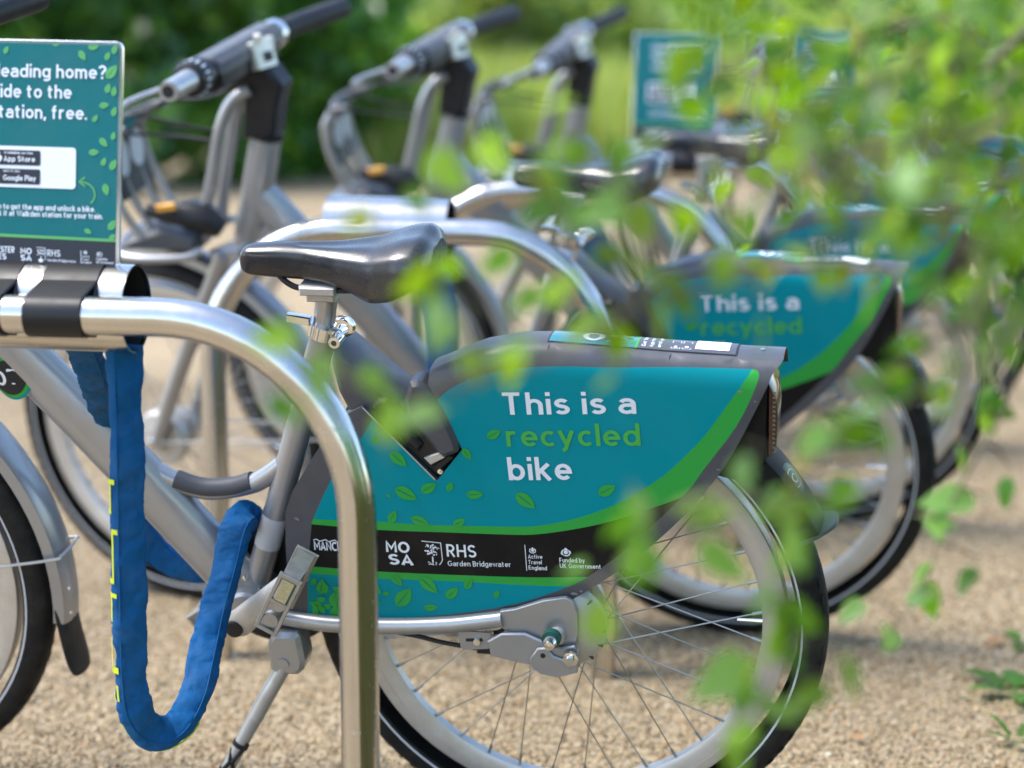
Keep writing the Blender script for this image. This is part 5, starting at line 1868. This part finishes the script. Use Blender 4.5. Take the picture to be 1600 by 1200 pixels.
# meadow: tall pale grass beyond the gravel
def grass(n, x0, x1, y0, y1, h0, h1, cols, wid=.012, seed=5):
    g = np.random.default_rng(seed)
    X = x0 + (x1 - x0) * g.random(n)
    Y = y0 + (y1 - y0) * g.random(n)
    h = h0 + (h1 - h0) * g.random(n)
    a = g.random(n) * 2 * PI
    lx, ly = np.cos(a) * h * .35 * g.random(n), np.sin(a) * h * .35 * g.random(n)
    b_ = g.random(n) * 2 * PI
    wx, wy = np.cos(b_) * wid, np.sin(b_) * wid
    z = np.zeros(n)
    V = np.stack([np.stack([X - wx, Y - wy, z], 1), np.stack([X + wx, Y + wy, z], 1), np.stack([X + lx * .4 + wx * .7, Y + ly * .4 + wy * .7, h * .6], 1), np.stack([X + lx * .4 - wx * .7, Y + ly * .4 - wy * .7, h * .6], 1), np.stack([X + lx, Y + ly, h], 1)], 1).reshape(-1, 3)
    bs = (np.arange(n) * 5)[:, None]
    Fq = np.concatenate([bs + [[0, 1, 2]], bs + [[0, 2, 3]], bs + [[3, 2, 4]]], 1).reshape(-1, 3)
    cols = np.array(cols)
    c = cols[g.integers(0, len(cols), n)] * (.75 + .5 * g.random(n))[:, None]
    return V, Fq, np.repeat(c, 5, 0)


V, Fc, C = grass(60000, -1.2, 14, 13.5, 30, .35, .95, LC + [(.34, .30, .12)], .014)
o = bpy.data.objects.new('meadow_grass', np_mesh('meadow_grass', V, Fc, MATS['meadow_leaf'], C))
COL.objects.link(o)
tag(o, 'tall pale yellow green meadow grass beyond the gravel', 'grass', kind='stuff')


V, Fc, C = grass(45000, -.15, 5.5, -3, 6.5, .06, .22, [(.080, .115, .030), (.11, .13, .040), (.060, .085, .025), (.17, .15, .06)], .006, 8)
cen = V.reshape(-1, 5, 3)[:, 0]
kk = inside(cen[:, 0], cen[:, 1], bed)
V, C = V.reshape(-1, 5, 3)[kk].reshape(-1, 3), C.reshape(-1, 5, 3)[kk].reshape(-1, 3)
bs = (np.arange(len(V) // 5) * 5)[:, None]
Fc = np.concatenate([bs + [[0, 1, 2]], bs + [[0, 2, 3]], bs + [[3, 2, 4]]], 1).reshape(-1, 3)
o = bpy.data.objects.new('ground_cover', np_mesh('ground_cover', V, Fc, MATS['meadow_leaf'], C))
COL.objects.link(o)
tag(o, 'low dark green ground cover on the planting bed', 'ground cover', kind='stuff')


# small weed and grass tufts on the gravel, lower right
def weed(loc, label, n, ln, seed, cat='weed', up=.35):
    root = empty('weed_plant', loc)
    g = random.Random(seed)
    base = blade(4, .2, .5, .42, .25)
    me = None
    for k in range(n):
        a = 2 * PI * k / n + g.random() * .7
        if me is None:
            o_ = obj('leaf', base, MATS['meadow_leaf'], root)
            color_attr(o_.data, np.array([(.075, .19, .03)] * len(o_.data.vertices)))
            me = o_
        else:
            o_ = inst('leaf', me, root)
        s = ln * (.6 + .6 * g.random())
        o_.scale = (s, s, s)
        o_.location = (math.cos(a) * ln * .25, math.sin(a) * ln * .25, .008)
        o_.rotation_euler = (0, -(up * (.4 + g.random())), a)
    tag(root, label, cat, 'weeds growing through the gravel')
    return root


def ground_at(u, v):
    r = _F + Vector(((u - 800) / F_PX, 0, 0)) - _U * ((v - 600) / F_PX)
    return CAM + r * (-CAM.z / r.z)


weed(ground_at(1585, 1085), 'green weed with jagged leaves at the right edge of the gravel', 9, .075, 3)
weed(ground_at(1592, 1165), 'small grassy weed in the lower right corner', 6, .05, 4, up=.9)
weed(ground_at(1598, 1010), 'tiny dry weed above the jagged weed at the right edge', 5, .04, 5)

M('dry_leaf', (0.30, 0.14, 0.05), 0.7, var=.3, vscale=60)
for (u, v), lab, a, sz in (((1545, 1012), 'dry orange brown leaf lying above the jagged weed', .5, .035), ((1345, 1165), 'dry brown leaf lying right of the nearest rear tyre', 2.1, .026), ((90, 1010), 'dry leaf lying under the front mud flap', 1.2, .022)):
    p_ = ground_at(u, v)
    o = obj('fallen_leaf', blade(4, .3, .2, .55, .1), MATS['dry_leaf'], loc=(p_.x, p_.y, .010), rot=(.15, -.1, a))
    o.scale = (sz, sz, sz)
    tag(o, lab, 'leaf', 'dry leaves on the gravel')
p_ = ground_at(32, 1105)
tag(obj('fallen_twig', tube(bez([(-.022, -.004, .006), (-.005, .002, .009), (.012, -.001, .008), (.026, .006, .006)], 4), [.0018] * 7 + [.0012] * 6, 6), MATS['twig_bark'], loc=(p_.x, p_.y, 0), rot=(0, 0, .25)), 'short dark twig lying in the lower left corner', 'twig')

# ------------------------------------------------------------------ foreground sapling: trunk right of the frame, twigs hanging into view
tree = empty('birch_sapling', (1.02, 1.55, 0))
tag(tree, 'leafy young birch whose blurred twigs hang in front of the bicycles', 'tree')
TO = Vector(tree.location)
trunk_top = Vector((.98, 1.62, 2.35))
tp = [Vector((1.02, 1.55, -.05)), Vector((1.0, 1.57, .6)), Vector((.99, 1.60, 1.4)), trunk_top]
obj('trunk', tube(bez([tuple(p - TO) for p in tp], 6), [.03 * (1 - .6 * i / 18) for i in range(19)], 10), MATS['bark'], tree)
NLEAF = [0]
PATHS = {}
NEAR = .86


def tw(u, v, Y):
    return at(u, v, Y * NEAR)


def add_leaf(br, tip, size, kind=None, rnd=random, face=False):
    """one leaf with its stalk at world point tip"""
    k = kind if kind is not None else rnd.choice((0, 0, 1, 1, 2, 3, 3, 0, 1, 2, 4) if rnd.random() < .5 else (0, 1, 2, 3))
    o_ = bpy.data.objects.new('leaf', LEAF_DATA[k])
    COL.objects.link(o_)
    o_.parent = br
    o_.location = tip - TO
    o_.scale = (size, size, size)
    if face:
        nz = ((CAM - tip).normalized() + Vector((rnd.gauss(0, .5), rnd.gauss(0, .4), rnd.gauss(.25, .5)))).normalized()
        tx_ = Vector((rnd.gauss(-.3, .7), rnd.gauss(0, .4), rnd.gauss(-.7, .5)))
        tx_ = (tx_ - nz * tx_.dot(nz)).normalized()
        o_.rotation_euler = Matrix((tx_, nz.cross(tx_), nz)).transposed().to_euler()
        o_.location = tip - TO - tx_ * size * .5
    else:
        o_.rotation_euler = (rnd.uniform(-.9, .9), R(rnd.uniform(5, 75)), rnd.uniform(0, 2 * PI))
    NLEAF[0] += 1
    # side shoot that carries the leaf
    pa = PATHS.get(br.name)
    if pa is not None:
        base = np.array(o_.location) + np.array(o_.rotation_euler.to_matrix() @ Vector((-.27 * size, 0, 0)))
        q = pa[((pa - base) ** 2).sum(1).argmin()]
        dist = np.linalg.norm(q - base)
        if .008 < dist < .12:
            mid = (q + base) / 2 + np.array((0, 0, .08 * dist))
            obj('shoot', tube(bez([q, mid, base], 3), [.0011] * 3 + [.0009] * 2 + [.0007] * 2, 5), MATS['twig_bark'], br)
    return o_


def twig(pts, r0=.0042, leaves=12, spread=.012, size=(.026, .040), start=None, seed=1, skip=0.0, end=1.0):
    """a branch through photo positions (u, v, depth); leaves alternate along it on short side shoots"""
    g = random.Random(seed)
    W = [tw(*p) for p in pts]
    if start is not None:
        W = [Vector(start)] + W
    P = bez([tuple(p - TO) for p in W], 8)
    br = obj('branch', tube(P, [max(.0006, r0 * (1 - .85 * i / (len(P) - 1))) for i in range(len(P))], 7), MATS['twig_bark'], tree)
    PATHS[br.name] = np.array(P)
    n = len(P)
    for k in range(leaves):
        t = skip + (end - skip) * (k + g.random() * .8) / leaves
        i = min(n - 1, int(t * (n - 1)))
        p = Vector(P[i]) + TO
        off = Vector((g.gauss(0, spread), g.gauss(0, spread), g.gauss(-.2 * spread, spread)))
        add_leaf(br, p + off, g.uniform(*size), rnd=g)
    return br


S1 = (.985, 1.61, 1.75)
S2 = (.990, 1.60, 1.30)
S3 = (1.0, 1.58, .95)
# long twig reaching left across the saddle and the post
t1 = twig([(1620, 250, 1.50), (1400, 330, 1.45), (1180, 425, 1.40), (1000, 480, 1.36), (860, 560, 1.33), (720, 600, 1.32), (590, 600, 1.31), (450, 590, 1.30)], .0040, 12, .012, (.026, .040), S2, 3, .22, .55)
for u, v, Y, s, k in ((425, 530, 1.30, .036, 2), (500, 590, 1.31, .036, 3), (450, 640, 1.30, .032, 1), (590, 600, 1.31, .030, 0), (650, 650, 1.33, .040, 3), (610, 655, 1.32, .034, 2), (655, 440, 1.32, .040, 2), (700, 420, 1.33, .034, 0),
                      (555, 345, 1.34, .026, 4), (690, 520, 1.34, .034, 3), (740, 575, 1.33, .032, 2), (775, 410, 1.36, .032, 0), (850, 320, 1.38, .046, 1), (935, 330, 1.38, .044, 3), (700, 270, 1.36, .040, 2), (770, 215, 1.37, .030, 0),
                      (870, 160, 1.38, .032, 3), (655, 315, 1.36, .024, 0), (880, 450, 1.38, .034, 3), (960, 400, 1.38, .032, 2), (820, 470, 1.36, .030, 0), (1000, 350, 1.38, .036, 2), (900, 250, 1.38, .030, 2), (940, 600, 1.36, .022, 0), (880, 235, 1.38, .034, 2), (965, 255, 1.38, .036, 0), (1015, 225, 1.38, .030, 2), (1060, 110, 1.40, .040, 2), (1085, 170, 1.40, .034, 0)):
    add_leaf(t1, tw(u, v, Y), s * .92, k, face=True)
t1b = twig([(1000, 470, 1.36), (930, 380, 1.37), (840, 290, 1.37), (760, 230, 1.37), (690, 265, 1.36)], .0022, 7, .01, (.024, .036), None, 5)
t1c = twig([(860, 560, 1.33), (760, 480, 1.33), (660, 420, 1.32), (560, 350, 1.33)], .0018, 5, .01, (.024, .036), None, 6)
# crowded twigs over the upper right
k = 20
for pts, nl in (([(1640, 60, 1.62), (1480, 90, 1.55), (1320, 150, 1.5), (1180, 220, 1.45), (1060, 300, 1.42)], 30), ([(1640, 150, 1.45), (1500, 200, 1.42), (1360, 240, 1.38), (1240, 270, 1.36), (1130, 310, 1.35)], 30),
                ([(1640, 10, 1.8), (1500, 20, 1.75), (1350, 60, 1.7), (1200, 100, 1.66), (1080, 130, 1.62)], 28), ([(1650, 300, 1.55), (1530, 330, 1.5), (1440, 330, 1.45), (1340, 300, 1.42), (1230, 300, 1.4)], 28),
                ([(1650, 420, 1.35), (1540, 400, 1.34), (1450, 340, 1.33), (1380, 260, 1.32)], 18), ([(1660, 250, 1.9), (1560, 240, 1.85), (1450, 200, 1.8), (1340, 190, 1.76)], 22)):
    k += 1
    twig(pts, .0042, nl, .026, (.021, .033), S1 if k % 2 else S2, k, .18)
# twig hanging down the right side over the rear wheels
t2 = twig([(1640, 420, 1.5), (1500, 500, 1.45), (1390, 590, 1.40), (1300, 690, 1.38), (1240, 800, 1.36), (1235, 920, 1.36), (1220, 1020, 1.36), (1180, 1140, 1.36)], .0036, 22, .011, (.026, .038), S2, 40, .15)
for u, v, Y, s, k in ((1380, 600, 1.40, .046, 1), (1225, 800, 1.36, .048, 2), (1270, 690, 1.38, .034, 3), (1330, 680, 1.38, .034, 0), (1230, 870, 1.36, .040, 2), (1160, 745, 1.36, .034, 3), (1245, 965, 1.36, .040, 0), (1130, 1060, 1.36, .052, 3),
                      (1260, 1095, 1.36, .038, 2), (1155, 1155, 1.36, .034, 3), (1215, 1010, 1.36, .034, 2), (1330, 1060, 1.37, .034, 0), (1150, 1190, 1.36, .03, 2)):
    add_leaf(t2, tw(u, v, Y), s * .92, k, face=True)
t3 = twig([(1240, 800, 1.36), (1150, 770, 1.35), (1080, 790, 1.35), (1000, 830, 1.35), (930, 950, 1.35)], .0018, 7, .010, (.026, .036), None, 42)
for u, v, Y, s, k in ((1085, 795, 1.35, .042, 2), (1015, 885, 1.35, .030, 0), (935, 965, 1.35, .036, 2), (1130, 880, 1.35, .044, 3), (1000, 800, 1.35, .028, 3), (985, 890, 1.35, .026, 0)):
    add_leaf(t3, tw(u, v, Y), s * .92, k, face=True)
t4 = twig([(1650, 520, 1.85), (1570, 640, 1.80), (1490, 780, 1.76), (1440, 920, 1.74), (1360, 1050, 1.72)], .0026, 9, .012, (.026, .036), S3, 43, .25)
for u, v, Y, s, k in ((1560, 640, 1.80, .036, 1), (1480, 780, 1.76, .050, 3), (1570, 770, 1.80, .030, 1), (1510, 905, 1.76, .030, 1), (1430, 930, 1.74, .036, 3), (1330, 955, 1.72, .030, 3), (1590, 500, 1.80, .036, 0)):
    add_leaf(t4, tw(u, v, Y), s * .95, k, face=True)
# the rest of the crown, right of and above the frame
V, Fc, C = leaf_cloud(3000, (.30, .10, 2.05), (.60, .75, .66), .045, [(.100, .250, .030), (.080, .220, .028), (.140, .280, .030)], .2, 77, .1)
o = bpy.data.objects.new('crown', np_mesh('crown', V, Fc, MATS['birch_leaf'], C))
COL.objects.link(o)
o.parent = tree
o['kind'] = 'stuff'
print('foreground leaves', NLEAF[0])
v0, f0 = blade(4, .25, .4, .64)
v0 = np.array(v0)
Vs, Fs, Cs = [], [], []
g = random.Random(99)
nv = 0
while len(Vs) < 300:
    u, v = g.uniform(1060, 1660), g.uniform(-40, 500)
    dens = min(1, (u - 1020) / 460) * (1 - max(0, v - 280) / 220)
    if g.random() > dens or (1180 < u < 1480 and v > 330):
        continue
    p = tw(u, v, g.uniform(1.35, 2.1)) - TO
    s_ = g.uniform(.020, .032)
    from mathutils import Euler
    mt = np.array(Euler((g.uniform(-.9, .9), R(g.uniform(5, 75)), g.uniform(0, 2 * PI))).to_matrix())
    Vs.append(v0 @ mt.T * s_ + np.array(p))
    Fs.append(np.array([q for q in f0]) + nv)
    nv += len(v0)
    Cs.append(np.tile(np.array(g.choice([(.095, .220, .018), (.060, .165, .020), (.130, .250, .018), (.120, .250, .060)])) * g.uniform(.7, 1.25), (len(v0), 1)))  # last tone repeats the sky sheen painted into the milky leaves
o = bpy.data.objects.new('foliage', np_mesh('foliage', np.concatenate(Vs), np.concatenate(Fs), MATS['birch_leaf'], np.concatenate(Cs), True))
COL.objects.link(o)
o.parent = tree
o['kind'] = 'stuff'
